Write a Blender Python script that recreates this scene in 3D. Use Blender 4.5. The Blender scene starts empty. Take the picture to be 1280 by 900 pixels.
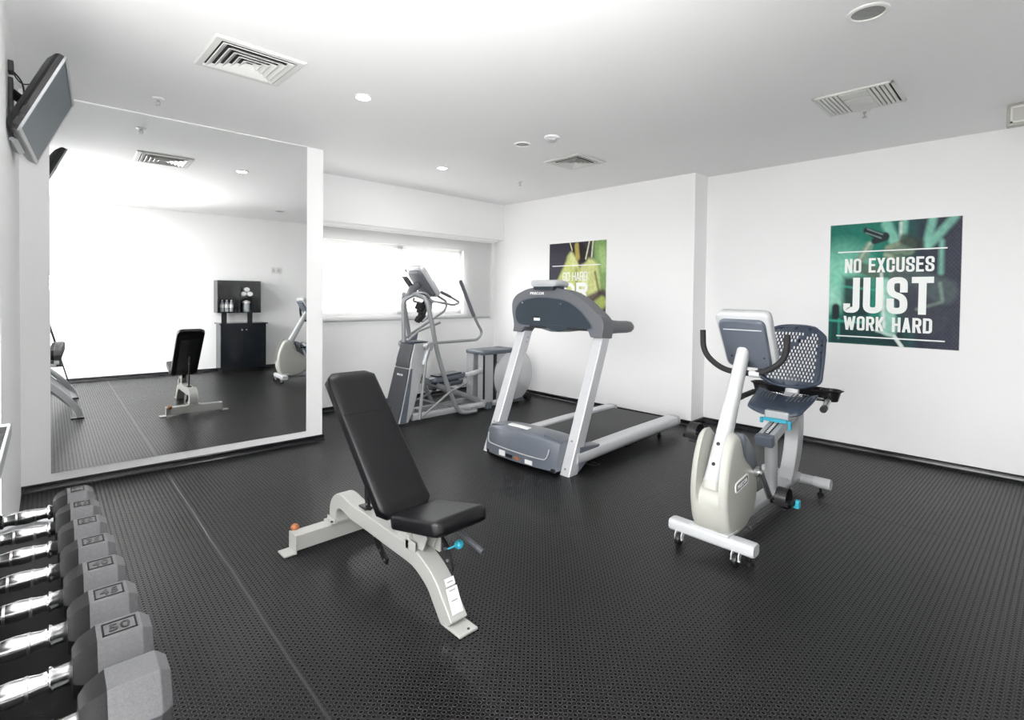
import bpy, bmesh, math, random
from mathutils import Vector as V, Matrix
random.seed(7)
SC = bpy.context.scene
COL = SC.collection
PI = math.pi
# ------------------------------------------------------------------ materials
def mat(name, col, rough=.5, metal=0., spec=.5, bump=None, coat=0., noise=None, emit=None, trans=0.):
    m = bpy.data.materials.new(name); m.use_nodes = True
    nt = m.node_tree; b = nt.nodes['Principled BSDF']
    b.inputs['Base Color'].default_value = (*col, 1)
    b.inputs['Roughness'].default_value = rough
    b.inputs['Metallic'].default_value = metal
    b.inputs['Specular IOR Level'].default_value = spec
    b.inputs['Coat Weight'].default_value = coat
    b.inputs['Transmission Weight'].default_value = trans
    if emit:
        b.inputs['Emission Color'].default_value = (*emit[0], 1)
        b.inputs['Emission Strength'].default_value = emit[1]
    tc = nt.nodes.new('ShaderNodeTexCoord')
    if noise:                                   # (scale, amount): slight mottling of the colour itself
        n = nt.nodes.new('ShaderNodeTexNoise'); n.inputs['Scale'].default_value = noise[0]; n.inputs['Detail'].default_value = 5
        nt.links.new(tc.outputs['Object'], n.inputs['Vector'])
        mx = nt.nodes.new('ShaderNodeMix'); mx.data_type = 'RGBA'
        mx.inputs['A'].default_value = (*[c*(1-noise[1]) for c in col], 1)
        mx.inputs['B'].default_value = (*[min(1, c*(1+noise[1])) for c in col], 1)
        nt.links.new(n.outputs['Fac'], mx.inputs['Factor']); nt.links.new(mx.outputs['Result'], b.inputs['Base Color'])
    if bump:                                    # (scale, strength, distance)
        n = nt.nodes.new('ShaderNodeTexNoise'); n.inputs['Scale'].default_value = bump[0]; n.inputs['Detail'].default_value = 3
        nt.links.new(tc.outputs['Object'], n.inputs['Vector'])
        bp = nt.nodes.new('ShaderNodeBump'); bp.inputs['Strength'].default_value = bump[1]; bp.inputs['Distance'].default_value = bump[2]
        nt.links.new(n.outputs['Fac'], bp.inputs['Height']); nt.links.new(bp.outputs['Normal'], b.inputs['Normal'])
    return m
M = {}
M['wall'] = mat('wall_paint', (.89, .89, .89), .7, bump=(60, .08, .003))
M['ceil'] = mat('ceiling_paint', (.88, .88, .88), .8, bump=(40, .05, .003))
M['base'] = mat('black_baseboard', (.006, .006, .008), .22, bump=(9, .3, .01))
M['silver'] = mat('silver_paint', (.42, .43, .44), .38, .25)
M['benchpaint'] = mat('pearl_grey_paint', (.41, .41, .39), .42, .12)
M['lightmetal'] = mat('light_aluminium', (.60, .61, .63), .34, .35)
M['white'] = mat('white_plastic', (.47, .48, .49), .4)
M['trim'] = mat('white_trim', (.83, .83, .82), .5)
M['ivory'] = mat('ivory_plastic', (.40, .40, .365), .42)
M['slate'] = mat('slate_plastic', (.10, .115, .14), .38, bump=(500, .15, .001))
M['midgrey'] = mat('mid_grey_plastic', (.125, .13, .145), .42, bump=(500, .15, .001))
M['hood'] = mat('hood_grey_plastic', (.125, .14, .168), .3)
M['panel'] = mat('blue_grey_panel', (.024, .036, .05), .35)
M['navy'] = mat('navy_plastic', (.035, .05, .078), .42)
M['black'] = mat('black_plastic', (.008, .008, .009), .4)
M['foam'] = mat('black_foam', (.012, .012, .013), .75, bump=(300, .3, .001))
M['vinyl'] = mat('black_vinyl', (.004, .004, .005), .34, spec=.38, bump=(350, .25, .0012))
M['belt'] = mat('running_belt', (.035, .036, .038), .6, bump=(300, .3, .001))
M['chrome'] = mat('chrome', (.62, .62, .63), .2, 1.)
M['steel'] = mat('brushed_steel', (.6, .6, .6), .3, 1.)
M['tube'] = mat('grey_tube_enamel', (.30, .31, .32), .36, .3)
M['darkpanel'] = mat('charcoal_panel', (.055, .057, .065), .4)
M['iron'] = mat('grey_cast_rubber', (.085, .085, .09), .55, bump=(260, .5, .0015), noise=(180, .25))
M['ironface'] = mat('dark_rubber_and_shade', (.003, .003, .0035), .55, spec=.25, bump=(260, .4, .001))  # dark trays; also the shade painted on the dumbbell heads' inner faces
M['teal'] = mat('teal_plastic', (.03, .33, .45), .4)
M['orange'] = mat('orange_plastic', (.36, .12, .04), .5)
M['gloss'] = mat('black_gloss_laminate', (.006, .008, .011), .12, noise=(2.5, .6))
M['label'] = mat('white_label', (.8, .8, .79), .5)
M['print'] = mat('grey_print', (.25, .25, .25), .6)
M['towel'] = mat('white_towel', (.85, .85, .85), .9, bump=(200, .6, .004))
M['screen'] = mat('screen_glass', (.085, .11, .135), .45, spec=.3)
M['glow'] = mat('lamp_diffuser', (1, 1, 1), .5, emit=((1, 1, 1), 12))
M['greyglass'] = mat('unlit_lamp_glass', (.28, .28, .27), .35, bump=(40, .5, .01))
M['ventpaint'] = mat('vent_enamel', (.72, .72, .70), .45)
M['dark'] = mat('dark_void', (.02, .02, .02), .9)
M['mirror'] = mat('mirror_silver', (.93, .94, .935), .0, 1.)
M['letter'] = mat('white_print', (.88, .9, .88), .5)
M['bottle'] = mat('water_bottle', (.35, .38, .4), .15, noise=(60, .7))
M['stain'] = mat('outside_building', (.75, .73, .70), .8)

def shade_mat():
    m = bpy.data.materials.new('sheer_roller_fabric'); m.use_nodes = True; nt = m.node_tree; nt.nodes.clear()
    o = nt.nodes.new('ShaderNodeOutputMaterial'); mx = nt.nodes.new('ShaderNodeMixShader'); t = nt.nodes.new('ShaderNodeBsdfTransparent')
    d = nt.nodes.new('ShaderNodeBsdfDiffuse'); tl = nt.nodes.new('ShaderNodeBsdfTranslucent'); a = nt.nodes.new('ShaderNodeMixShader')
    d.inputs[0].default_value = (.7, .7, .7, 1); tl.inputs[0].default_value = (.5, .5, .5, 1); a.inputs[0].default_value = .25
    nt.links.new(d.outputs[0], a.inputs[1]); nt.links.new(tl.outputs[0], a.inputs[2])
    mx.inputs[0].default_value = .26
    nt.links.new(t.outputs[0], mx.inputs[1]); nt.links.new(a.outputs[0], mx.inputs[2]); nt.links.new(mx.outputs[0], o.inputs[0])
    return m
M['shade'] = shade_mat()
def glass_mat():
    m = bpy.data.materials.new('window_glass'); m.use_nodes = True; nt = m.node_tree; nt.nodes.clear()
    o = nt.nodes.new('ShaderNodeOutputMaterial'); mx = nt.nodes.new('ShaderNodeMixShader'); t = nt.nodes.new('ShaderNodeBsdfTransparent')
    g = nt.nodes.new('ShaderNodeBsdfGlossy'); g.inputs['Roughness'].default_value = .02; mx.inputs[0].default_value = .06
    nt.links.new(t.outputs[0], mx.inputs[1]); nt.links.new(g.outputs[0], mx.inputs[2]); nt.links.new(mx.outputs[0], o.inputs[0])
    return m
M['glass'] = glass_mat()

def floor_mat():
    m = bpy.data.materials.new('ringed_rubber_flooring'); m.use_nodes = True; nt = m.node_tree; b = nt.nodes['Principled BSDF']
    L = nt.links.new
    def N(t, **k):
        n = nt.nodes.new(t)
        for a, v in k.items(): setattr(n, a, v)
        return n
    def math_(op, a, b_=None, c=None):
        n = N('ShaderNodeMath', operation=op)
        for i, x in enumerate((a, b_, c)):
            if x is None: continue
            if isinstance(x, (int, float)): n.inputs[i].default_value = x
            else: L(x, n.inputs[i])
        return n.outputs[0]
    tc = N('ShaderNodeTexCoord'); mp = N('ShaderNodeMapping'); mp.inputs['Rotation'].default_value = (0, 0, math.radians(2.04))
    L(tc.outputs['Object'], mp.inputs['Vector'])
    sp = N('ShaderNodeSeparateXYZ'); L(mp.outputs[0], sp.inputs[0])
    P = .0222; Q = P
    def cell(ox, oy):
        x = math_('ADD', math_('DIVIDE', sp.outputs[0], P), ox); y = math_('ADD', math_('DIVIDE', sp.outputs[1], Q), oy)
        fx = math_('MULTIPLY', math_('SUBTRACT', math_('FRACT', x), .5), P); fy = math_('MULTIPLY', math_('SUBTRACT', math_('FRACT', y), .5), Q)
        return math_('SQRT', math_('ADD', math_('MULTIPLY', fx, fx), math_('MULTIPLY', fy, fy)))
    d = cell(0, 0)
    # raised ring at radius .0078, width ~.003
    e = math_('ABSOLUTE', math_('SUBTRACT', d, .0076))
    mr = N('ShaderNodeMapRange', interpolation_type='SMOOTHSTEP'); L(e, mr.inputs['Value'])
    mr.inputs['From Min'].default_value = .0005; mr.inputs['From Max'].default_value = .0022; mr.inputs['To Min'].default_value = 1; mr.inputs['To Max'].default_value = 0
    ring = mr.outputs[0]
    n = N('ShaderNodeTexNoise'); n.inputs['Scale'].default_value = 1.3; n.inputs['Detail'].default_value = 4; L(tc.outputs['Object'], n.inputs['Vector'])
    n2 = N('ShaderNodeTexNoise'); n2.inputs['Scale'].default_value = 350; L(tc.outputs['Object'], n2.inputs['Vector'])
    hole = math_('LESS_THAN', d, .0058)
    h = math_('SUBTRACT', math_('ADD', ring, math_('MULTIPLY', n2.outputs['Fac'], .06)), math_('MULTIPLY', hole, .5))
    bp = N('ShaderNodeBump'); bp.inputs['Strength'].default_value = .8; bp.inputs['Distance'].default_value = .0016
    L(h, bp.inputs['Height']); L(bp.outputs[0], b.inputs['Normal'])
    cr = N('ShaderNodeMix', data_type='RGBA'); L(n.outputs['Fac'], cr.inputs['Factor'])
    cr.inputs['A'].default_value = (.002, .0021, .0025, 1); cr.inputs['B'].default_value = (.005, .005, .0054, 1)
    cr2 = N('ShaderNodeMix', data_type='RGBA'); L(math_('MULTIPLY', ring, .8), cr2.inputs['Factor']); L(cr.outputs['Result'], cr2.inputs['A'])
    cr2.inputs['B'].default_value = (.042, .042, .043, 1); L(cr2.outputs['Result'], b.inputs['Base Color'])
    rr = math_('ADD', .27, math_('MULTIPLY', n.outputs['Fac'], .06)); L(rr, b.inputs['Roughness'])
    L(math_('SUBTRACT', .30, math_('MULTIPLY', hole, .25)), b.inputs['Specular IOR Level'])
    return m
M['floor'] = floor_mat()

# ------------------------------------------------------------------ object helpers
def obj(name, bm, m, parent=None, bevel=0, seg=2, smooth=35, label=None, local=False):
    """link a bmesh (world coordinates) as one mesh object; a child is stored relative to its root"""
    me = bpy.data.meshes.new(name)
    bmesh.ops.recalc_face_normals(bm, faces=bm.faces)
    bm.to_mesh(me); bm.free()
    ms = m if isinstance(m, (list, tuple)) else [m]
    for x in ms: me.materials.append(M[x] if isinstance(x, str) else x)
    o = bpy.data.objects.new(name, me); COL.objects.link(o)
    if parent is not None:
        if not local: me.transform(world_of(parent).inverted())
        o.parent = parent
    for p in me.polygons: p.use_smooth = True
    if bevel:
        b = o.modifiers.new('bevel', 'BEVEL'); b.width = bevel; b.segments = seg; b.limit_method = 'ANGLE'; b.angle_limit = math.radians(32); b.harden_normals = True
    else:
        me.set_sharp_from_angle(angle=math.radians(smooth))
    if label: o['label'] = label
    return o
def world_of(o):
    W = Matrix.Identity(4)
    while o is not None:
        W = Matrix.Translation(o.location) @ o.rotation_euler.to_matrix().to_4x4() @ W; o = o.parent
    return W
def thing(name, label, cat, loc=(0, 0, 0), rz=0, group=None):
    o = bpy.data.objects.new(name, None); COL.objects.link(o)
    o.empty_display_size = .1; o.location = loc; o.rotation_euler = (0, 0, rz)
    o['label'] = label; o['category'] = cat
    if group: o['group'] = group
    return o
def tag(o, label, cat, group=None):
    o['label'] = label; o['category'] = cat
    if group: o['group'] = group
    return o
def struct(name, bm, m, **k):
    o = obj(name, bm, m, **k); o['kind'] = 'structure'; return o
def B(): return bmesh.new()
def box(bm, a, b, mtx=None, mi=0):
    vs = [bm.verts.new(V((x, y, z))) for x in (a[0], b[0]) for y in (a[1], b[1]) for z in (a[2], b[2])]
    if mtx is not None:
        for v in vs: v.co = mtx @ v.co
    for f in ((0, 1, 3, 2), (4, 6, 7, 5), (0, 4, 5, 1), (2, 3, 7, 6), (0, 2, 6, 4), (1, 5, 7, 3)):
        bm.faces.new([vs[i] for i in f]).material_index = mi
    return bm
def prism(bm, pts, d0, d1, to3, mi=0):
    """extrude a 2D outline from depth d0 to d1; to3(u, v, d) gives the 3D point"""
    a = [bm.verts.new(V(to3(u, v, d0))) for u, v in pts]; b = [bm.verts.new(V(to3(u, v, d1))) for u, v in pts]
    n = len(pts); fs = [bm.faces.new(a[::-1]), bm.faces.new(b)]
    for i in range(n): fs.append(bm.faces.new((a[i], a[(i+1) % n], b[(i+1) % n], b[i])))
    for f in fs: f.material_index = mi
    return bm
XZ = lambda u, v, d: (u, d, v)           # outline in the XZ plane, depth along Y
YZ = lambda u, v, d: (d, u, v)
XY = lambda u, v, d: (u, v, d)
def loft(bm, rings, caps=True, closed=True, mi=0):
    R = [[bm.verts.new(V(p)) for p in r] for r in rings]
    n = len(R[0])
    for a, b in zip(R, R[1:]):
        for i in range(n if closed else n-1):
            bm.faces.new((a[i], a[(i+1) % n], b[(i+1) % n], b[i])).material_index = mi
    if caps:
        bm.faces.new(R[0][::-1]).material_index = mi; bm.faces.new(R[-1]).material_index = mi
    return bm
def frames(pts):
    T = []
    for i in range(len(pts)):
        a = pts[max(i-1, 0)]; b = pts[min(i+1, len(pts)-1)]
        T.append((b-a).normalized())
    up = V((0, 0, 1)) if abs(T[0].z) < .95 else V((0, 1, 0))
    n = (up - T[0]*up.dot(T[0])).normalized(); out = []
    for t in T:
        n = (n - t*n.dot(t)).normalized(); out.append((t, n, t.cross(n)))
    return out
def tube(bm, pts, r, n=12, mi=0, sq=None, up=None):
    """round tube along pts (r: radius or list); sq=(w,h,power) gives a rounded-rectangle section"""
    pts = [V(p) for p in pts]; fr = frames(pts); rings = []
    for k, (p, (t, u, w)) in enumerate(zip(pts, fr)):
        if up is not None:
            u = (V(up) - t*V(up).dot(t)).normalized(); w = t.cross(u)
        rr = r[k] if isinstance(r, (list, tuple)) else r; ring = []
        for i in range(n):
            a = 2*PI*(i+.5)/n; c, s = math.cos(a), math.sin(a)
            if sq:
                pw = sq[2]; c2 = math.copysign(abs(c)**pw, c); s2 = math.copysign(abs(s)**pw, s)
                ring.append(p + w*c2*sq[0]*rr + u*s2*sq[1]*rr)
            else: ring.append(p + u*s*rr + w*c*rr)
        rings.append(ring)
    return loft(bm, rings, mi=mi)
def fillet(pts, r, seg=6):
    pts = [V(p) for p in pts]; out = [pts[0]]
    for i in range(1, len(pts)-1):
        a, b, c = pts[i-1], pts[i], pts[i+1]
        rr = min(r[i-1] if isinstance(r, (list, tuple)) else r, (a-b).length*.49, (c-b).length*.49)
        p, q = b+(a-b).normalized()*rr, b+(c-b).normalized()*rr
        for k in range(seg+1):
            t = k/seg; out.append(p*(1-t)**2 + b*2*t*(1-t) + q*t*t)
    out.append(pts[-1]); return out
def cyl(bm, a, b, r, n=20, r2=None, mi=0): return tube(bm, [a, b], [r, r if r2 is None else r2], n=n, mi=mi)
def lathe(bm, c, prof, n=28, axis='z', mi=0):
    """prof: list of (radius, height); revolved about axis through c"""
    c = V(c); rings = []
    for r, h in prof:
        ring = []
        for i in range(n):
            a = 2*PI*i/n; x, y = r*math.cos(a), r*math.sin(a)
            ring.append(c + (V((x, y, h)) if axis == 'z' else V((h, x, y)) if axis == 'x' else V((x, h, y))))
        rings.append(ring)
    return loft(bm, rings, mi=mi)
def rrect(w, h, r, n=5, cx=0, cy=0):
    out = []
    for sx, sy, a0 in ((1, 1, 0), (-1, 1, 90), (-1, -1, 180), (1, -1, 270)):
        for k in range(n+1):
            a = math.radians(a0 + 90*k/n); out.append((cx+sx*(w/2-r)+r*math.cos(a), cy+sy*(h/2-r)+r*math.sin(a)))
    return out
def spline(pts, n=8, closed=False):
    """Catmull-Rom through 2D/3D points"""
    P = [V(p) for p in pts]; out = []; m = len(P)
    for i in range(m if closed else m-1):
        if closed: a, b, c, d = P[(i-1) % m], P[i], P[(i+1) % m], P[(i+2) % m]
        else: a, b, c, d = P[max(i-1, 0)], P[i], P[i+1], P[min(i+2, m-1)]
        for k in range(n):
            t = k/n; out.append(.5*((2*b)+(c-a)*t+(2*a-5*b+4*c-d)*t*t+(3*b-a-3*c+d)*t**3))
    if not closed: out.append(P[-1])
    return out
def text(name, s, c, right, up, w, h, m, parent=None, bold=.02, ext=.001, label=None, local=False):
    """flat raised lettering, fitted to w x h and centred on c"""
    cu = bpy.data.curves.new(name, 'FONT'); cu.body = s; cu.align_x = 'CENTER'; cu.offset = bold; cu.size = 1; cu.resolution_u = 4
    cu.space_character = 1.06 + bold*2.2
    t = bpy.data.objects.new(name, cu); COL.objects.link(t)
    bpy.context.view_layer.update()
    me = bpy.data.meshes.new_from_object(t.evaluated_get(bpy.context.evaluated_depsgraph_get()))
    bpy.data.objects.remove(t); bpy.data.curves.remove(cu)
    bm = B(); bm.from_mesh(me); bpy.data.meshes.remove(me)
    xs = [v.co.x for v in bm.verts]; ys = [v.co.y for v in bm.verts]
    x0, x1, y0, y1 = min(xs), max(xs), min(ys), max(ys)
    r = bmesh.ops.extrude_face_region(bm, geom=bm.faces[:])
    R, U = V(right).normalized(), V(up).normalized(); Nn = R.cross(U)
    top = {e for e in r['geom'] if isinstance(e, bmesh.types.BMVert)}
    for v in bm.verts:
        u = (v.co.x-(x0+x1)/2)/(x1-x0)*w; q = (v.co.y-(y0+y1)/2)/(y1-y0)*h
        v.co = V(c) + R*u + U*q + Nn*(ext if v in top else 0)
    return obj(name, bm, m, parent, label=label, local=local)

# condensed block capitals drawn as strokes: centre lines in a unit box
LET = {
 'N': [([(0, 0), (0, 1)], 0), ([(0, 1), (1, 0)], 0), ([(1, 0), (1, 1)], 0)], 'O': [([(0, 0), (0, 1), (1, 1), (1, 0), 'c'], 1)],
 'E': [([(1, 1), (0, 1), (0, 0), (1, 0)], 0), ([(0, .52), (.85, .52)], 0)], 'X': [([(0, 0), (1, 1)], 0), ([(0, 1), (1, 0)], 0)],
 'C': [([(1, .66), (1, 1), (0, 1), (0, 0), (1, 0), (1, .34)], 1)], 'U': [([(0, 1), (0, 0), (1, 0), (1, 1)], 1)],
 'S': [([(1, .70), (1, 1), (0, 1), (0, .56), (1, .44), (1, 0), (0, 0), (0, .30)], 1)], 'J': [([(1, 1), (1, 0), (0, 0), (0, .12)], 1)],
 'T': [([(0, 1), (1, 1)], 0), ([(.5, 1), (.5, 0)], 0)], 'W': [([(0, 1), (.25, 0)], 0), ([(.25, 0), (.5, .9)], 0), ([(.5, .9), (.75, 0)], 0), ([(.75, 0), (1, 1)], 0)],
 'R': [([(0, 0), (0, 1)], 0), ([(0, 1), (1, 1), (1, .48), (0, .48)], 1), ([(.55, .48), (1, 0)], 0)], 'K': [([(0, 0), (0, 1)], 0), ([(0, .35), (1, 1)], 0), ([(.3, .55), (1, 0)], 0)],
 'H': [([(0, 0), (0, 1)], 0), ([(1, 0), (1, 1)], 0), ([(0, .5), (1, .5)], 0)], 'A': [([(0, 0), (.5, 1)], 0), ([(.5, 1), (1, 0)], 0), ([(.18, .28), (.82, .28)], 0)],
 'D': [([(0, 0), (0, 1)], 0), ([(0, 1), (1, 1), (1, 0), (0, 0)], 1)], 'G': [([(1, .68), (1, 1), (0, 1), (0, 0), (1, 0), (1, .48), (.55, .48)], 1)]}
def blockword(word, c, right, up, w, h, t, m, parent, gap=.5, ext=.0012):
    """condensed capitals w x h centred on c with stroke t"""
    Rv, Uv = V(right).normalized(), V(up).normalized(); Nn = Rv.cross(Uv)
    wt = {'W': 1.55, ' ': .62, 'E': .88, 'J': .85, 'T': 1.0}
    tot = sum(wt.get(ch, 1) for ch in word); g = t*gap; lw = (w-g*(len(word)-1))/tot
    x = -w/2; bm = B(); lay = 0
    for ch in word:
        cw = lw*wt.get(ch, 1)
        for pts, rnd in (LET[ch] if ch != ' ' else []):
            closed = pts[-1] == 'c'; P = [V((x+t/2+p[0]*(cw-t), -h/2+t/2+p[1]*(h-t))) for p in pts if p != 'c']
            if closed:
                mid = (P[0]+P[-1])/2; P = [mid]+P+[mid]
            if rnd: P = [V((p.x, p.y)) for p in fillet([(p.x, p.y, 0) for p in P], min(cw, h)*.42 if ch != 'D' else cw*.3, 6)]
            n = len(P); L_, R_ = [], []
            for i, p in enumerate(P):
                d0 = (p-P[i-1]).normalized() if i else None; d1 = (P[i+1]-p).normalized() if i < n-1 else None
                if closed and i in (0, n-1): d0 = d1 = (P[1]-P[0]).normalized()
                d0 = d0 or d1; d1 = d1 or d0
                q0 = p.copy()
                if not rnd and not closed:
                    vert = abs(d1.y) > abs(d1.x)*1.2
                    if i == 0: q0 = p-d1*t/2*(1 if not vert or abs(d1.x) < .01 else .0)
                    if i == n-1: q0 = p+d0*t/2*(1 if not vert or abs(d0.x) < .01 else .0)
                elif not closed:
                    if i == 0: q0 = p-d1*t*.5
                    if i == n-1: q0 = p+d0*t*.5
                b_ = (d0+d1).normalized(); nn = V((-b_.y, b_.x)); k = t/2/max(.5, nn.dot(V((-d1.y, d1.x))))
                if not rnd and abs(d1.y) > .2 and abs(d1.x) > .05 and n == 2: nn = V((-1, 0)) if d1.y > 0 else V((1, 0)); k = t/2/abs(d1.y)*1.0; q0 = p + V((0, math.copysign(t/2, -d1.y if i == 0 else d1.y)))
                L_.append(q0+nn*k); R_.append(q0-nn*k)
            lay = (lay+1) % 7
            T3 = lambda q, e: V(c)+Rv*q.x+Uv*q.y+Nn*e
            for i in range(n-1): pass
            ea, eb = .0001*lay, ext+.0003*lay
            A_ = [[bm.verts.new(T3(q, e)) for q in Q_] for Q_ in (L_, R_) for e in (ea, eb)]     # strip: left/right x low/high
            for i in range(n-1):
                for p_, q_ in ((1, 3), (3, 2), (2, 0), (0, 1)): bm.faces.new((A_[p_][i], A_[p_][i+1], A_[q_][i+1], A_[q_][i]))
            for i in (0, n-1): bm.faces.new((A_[0][i], A_[1][i], A_[3][i], A_[2][i]))
        x += cw+g
    return obj('lettering', bm, m, parent)

# ------------------------------------------------------------------ camera (solved from the photograph; height 1.35 m)
F_PX, YAW, PITCH, ROLL, CY = 639.54, 44.263, -1.099, .68, 381.577
y_, a_, r_ = map(math.radians, (YAW, PITCH, ROLL))
fwd = V((math.sin(y_)*math.cos(a_), math.cos(y_)*math.cos(a_), math.sin(a_)))
rt = V((math.cos(y_), -math.sin(y_), 0)); up_ = rt.cross(fwd)
r2 = rt*math.cos(r_) + up_*math.sin(r_); u2 = -rt*math.sin(r_) + up_*math.cos(r_)
cd = bpy.data.cameras.new('camera'); cam = bpy.data.objects.new('camera', cd); COL.objects.link(cam)
cam.matrix_world = Matrix(((r2.x, u2.x, -fwd.x, 0), (r2.y, u2.y, -fwd.y, 0), (r2.z, u2.z, -fwd.z, 1.35), (0, 0, 0, 1)))
cd.sensor_width = 36; cd.lens = F_PX/1280*36; cd.shift_y = -(450-CY)/1280; cd.clip_start = .02; cd.clip_end = 200
SC.camera = cam

# ------------------------------------------------------------------ room
H = 2.656; TL = math.radians(2.038)
def G(x, y, z=0): return V((x*math.cos(TL)+y*math.sin(TL), -x*math.sin(TL)+y*math.cos(TL), z))   # frame of the mirror and left walls
GM = Matrix.Rotation(-TL, 4, 'Z')
GXZ = lambda u, v, d: G(u, d, v)
XR1, XR2, YN, YW, YV = 5.109, 5.391, 2.518, 5.63, 5.43
YB = -.64; XL = -.62; YM = 4.644
struct('floor', box(B(), (-1.2, -1, -.1), (5.7, 6.0, 0)), 'floor')
struct('ceiling', box(B(), (-1.2, -1, H), (5.7, 6.0, H+.1)), 'ceil')
bm = B(); prism(bm, [(-.135, 2.75), (-.135, YM+.02), (-.85, YM+.02), (-.85, 2.55), (-.62, 2.55), (-.62, 2.75)], 0, H, lambda u, v, d: G(u, v, d)); struct('wall_left', bm, 'wall')
# left wall steps back out of view; the glazed opening is added for light
GY0, GY1, GZ0, GZ1 = -.45, 2.48, .12, 2.45
bm = B(); box(bm, (-.72, -1.2, 0), (-.62, 2.56, GZ0), GM); box(bm, (-.72, -1.2, GZ1), (-.62, 2.56, H), GM); box(bm, (-.72, -1.2, GZ0), (-.62, GY0, GZ1), GM); box(bm, (-.72, GY1, GZ0), (-.62, 2.56, GZ1), GM)
struct('wall_left', bm, 'wall')
bm = B()
for a, b in (((GY0, GZ0), (GY1, GZ0+.05)), ((GY0, GZ1-.05), (GY1, GZ1)), ((GY0, GZ0), (GY0+.05, GZ1)), ((GY1-.05, GZ0), (GY1, GZ1)), ((.98, GZ0), (1.04, GZ1))): box(bm, (-.70, a[0], a[1]), (-.65, b[0], b[1]), GM)
w2 = struct('added_fill_window', bm, 'trim', bevel=.004)
for a, b in ((GY0+.05, .98), (1.04, GY1-.05)): obj('pane', box(B(), (-.678, a, GZ0+.05), (-.672, b, GZ1-.05), GM), 'glass', w2)
bm = B(); prism(bm, [(-.2, YM), (1.868, YM), (1.868, 5.75), (-.2, 5.75)], 0, H, lambda u, v, d: G(u, v, d)); struct('wall_mirror', bm, 'wall')
bm = B(); box(bm, (XR1, YN, 0), (5.8, 6.0, H)); struct('wall_right', bm, 'wall')
bm = B(); box(bm, (XR2, -1, 0), (5.8, YN, H)); struct('wall_right', bm, 'wall')
bm = B(); box(bm, (-1.2, YB-.15, 0), (5.5, YB, H)); struct('wall_back', bm, 'wall')
# window wall with one long opening (outline ring as four blocks)
WX0, WX1, WZ0, WZ1 = 1.95, 4.53, 1.085, 1.97
bm = B(); box(bm, (1.8, YW, 0), (XR1, YW+.15, WZ0)); box(bm, (1.8, YW, WZ1), (XR1, YW+.15, H)); box(bm, (WX1, YW, WZ0), (XR1, YW+.15, WZ1)); box(bm, (1.8, YW, WZ0), (WX0, YW+.15, WZ1))
struct('wall_window', bm, 'wall')
# window: frame, mullion, panes
bm = B(); f = .045
for a, b in (((WX0, WZ0), (WX1, WZ0+f)), ((WX0, WZ1-f), (WX1, WZ1)), ((WX0, WZ0), (WX0+f, WZ1)), ((WX1-f, WZ0), (WX1, WZ1)), ((3.487, WZ0), (3.577, WZ1))):
    box(bm, (a[0], YW+.05, a[1]), (b[0], YW+.11, b[1]))
w = struct('window_1', bm, 'trim', bevel=.006)
for x0, x1 in ((WX0+f, 3.487), (3.577, WX1-f)):
    o = obj('pane', box(B(), (x0, YW+.078, WZ0+f), (x1, YW+.084, WZ1-f)), 'glass', w)
o = obj('window_sill', box(B(), (WX0-.03, YW-.012, WZ0-.03), (WX1+.03, YW+.05, WZ0)), 'trim', w, bevel=.004)
# pelmet over the window with its cassette
bm = B(); box(bm, (1.95, YV, 2.146), (XR1, YW, H)); struct('trim_1', bm, 'wall')
bm = B(); box(bm, (1.97, YV+.03, 2.115), (5.03, YV+.055, 2.146)); box(bm, (1.97, YV+.10, 2.10), (5.03, YV+.12, 2.146)); struct('trim_2', bm, 'trim')
bm = B(); box(bm, (5.035, YW-.03, 1.0), (5.06, YW, 2.146)); struct('trim_3', bm, 'trim')
# baseboards
bh, bt = .05, .014
def bb_profile(bm, p, q, nrm):
    p, q, nrm = V(p), V(q), V(nrm).normalized()
    pr = [(0, 0), (bt+.012, 0), (bt+.004, .008), (bt, .016), (bt, bh-.006), (bt-.005, bh), (0, bh)]
    return loft(bm, [[p+nrm*u+V((0, 0, z)) for u, z in pr], [q+nrm*u+V((0, 0, z)) for u, z in pr]])
g0, g1 = G(-.135, YM), G(1.868+bt, YM)
struct('baseboard_mirror', bb_profile(B(), g0, g1, (-math.sin(TL), -math.cos(TL), 0)), 'base')
struct('baseboard_window', bb_profile(B(), (2.03, YW, 0), (XR1, YW, 0), (0, -1, 0)), 'base')
bm = bb_profile(B(), (XR1, YW, 0), (XR1, YN-bt, 0), (-1, 0, 0)); bb_profile(bm, (XR1-bt, YN, 0), (XR2, YN, 0), (0, -1, 0)); bb_profile(bm, (XR2, YN, 0), (XR2, YB, 0), (-1, 0, 0))
struct('baseboard_right', bm, 'base')
struct('baseboard_back', bb_profile(B(), (-.7, YB, 0), (XR2, YB, 0), (0, 1, 0)), 'base')
# floor seams: thin welded ridges between the rubber rolls (they run with the left wall)
def seam(x0, y0, y1, w, name):
    bm = B(); n = 60; rings = []
    for i in range(n+1):
        y = y0+(y1-y0)*i/n; x = x0 + .0012*math.sin(i*.55) + .0006*math.sin(i*1.7)
        rings.append([G(x-w, y, 0), G(x-w*.3, y, w*.45), G(x+w*.3, y, w*.45), G(x+w, y, 0)])
    return loft(bm, rings, closed=False, caps=False)
m_seam = mat('seam_rubber', (.03, .03, .03), .3)
for i, (x, y0, y1, w) in enumerate(((.654, YB+.05, YM-.02, .0042), (2.215, -.6, 4.6, .0016), (3.79, -.6, 5.2, .0016))):
    struct('trim_%d' % (i+4), seam(x, y0, y1, w, ''), m_seam)
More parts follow.
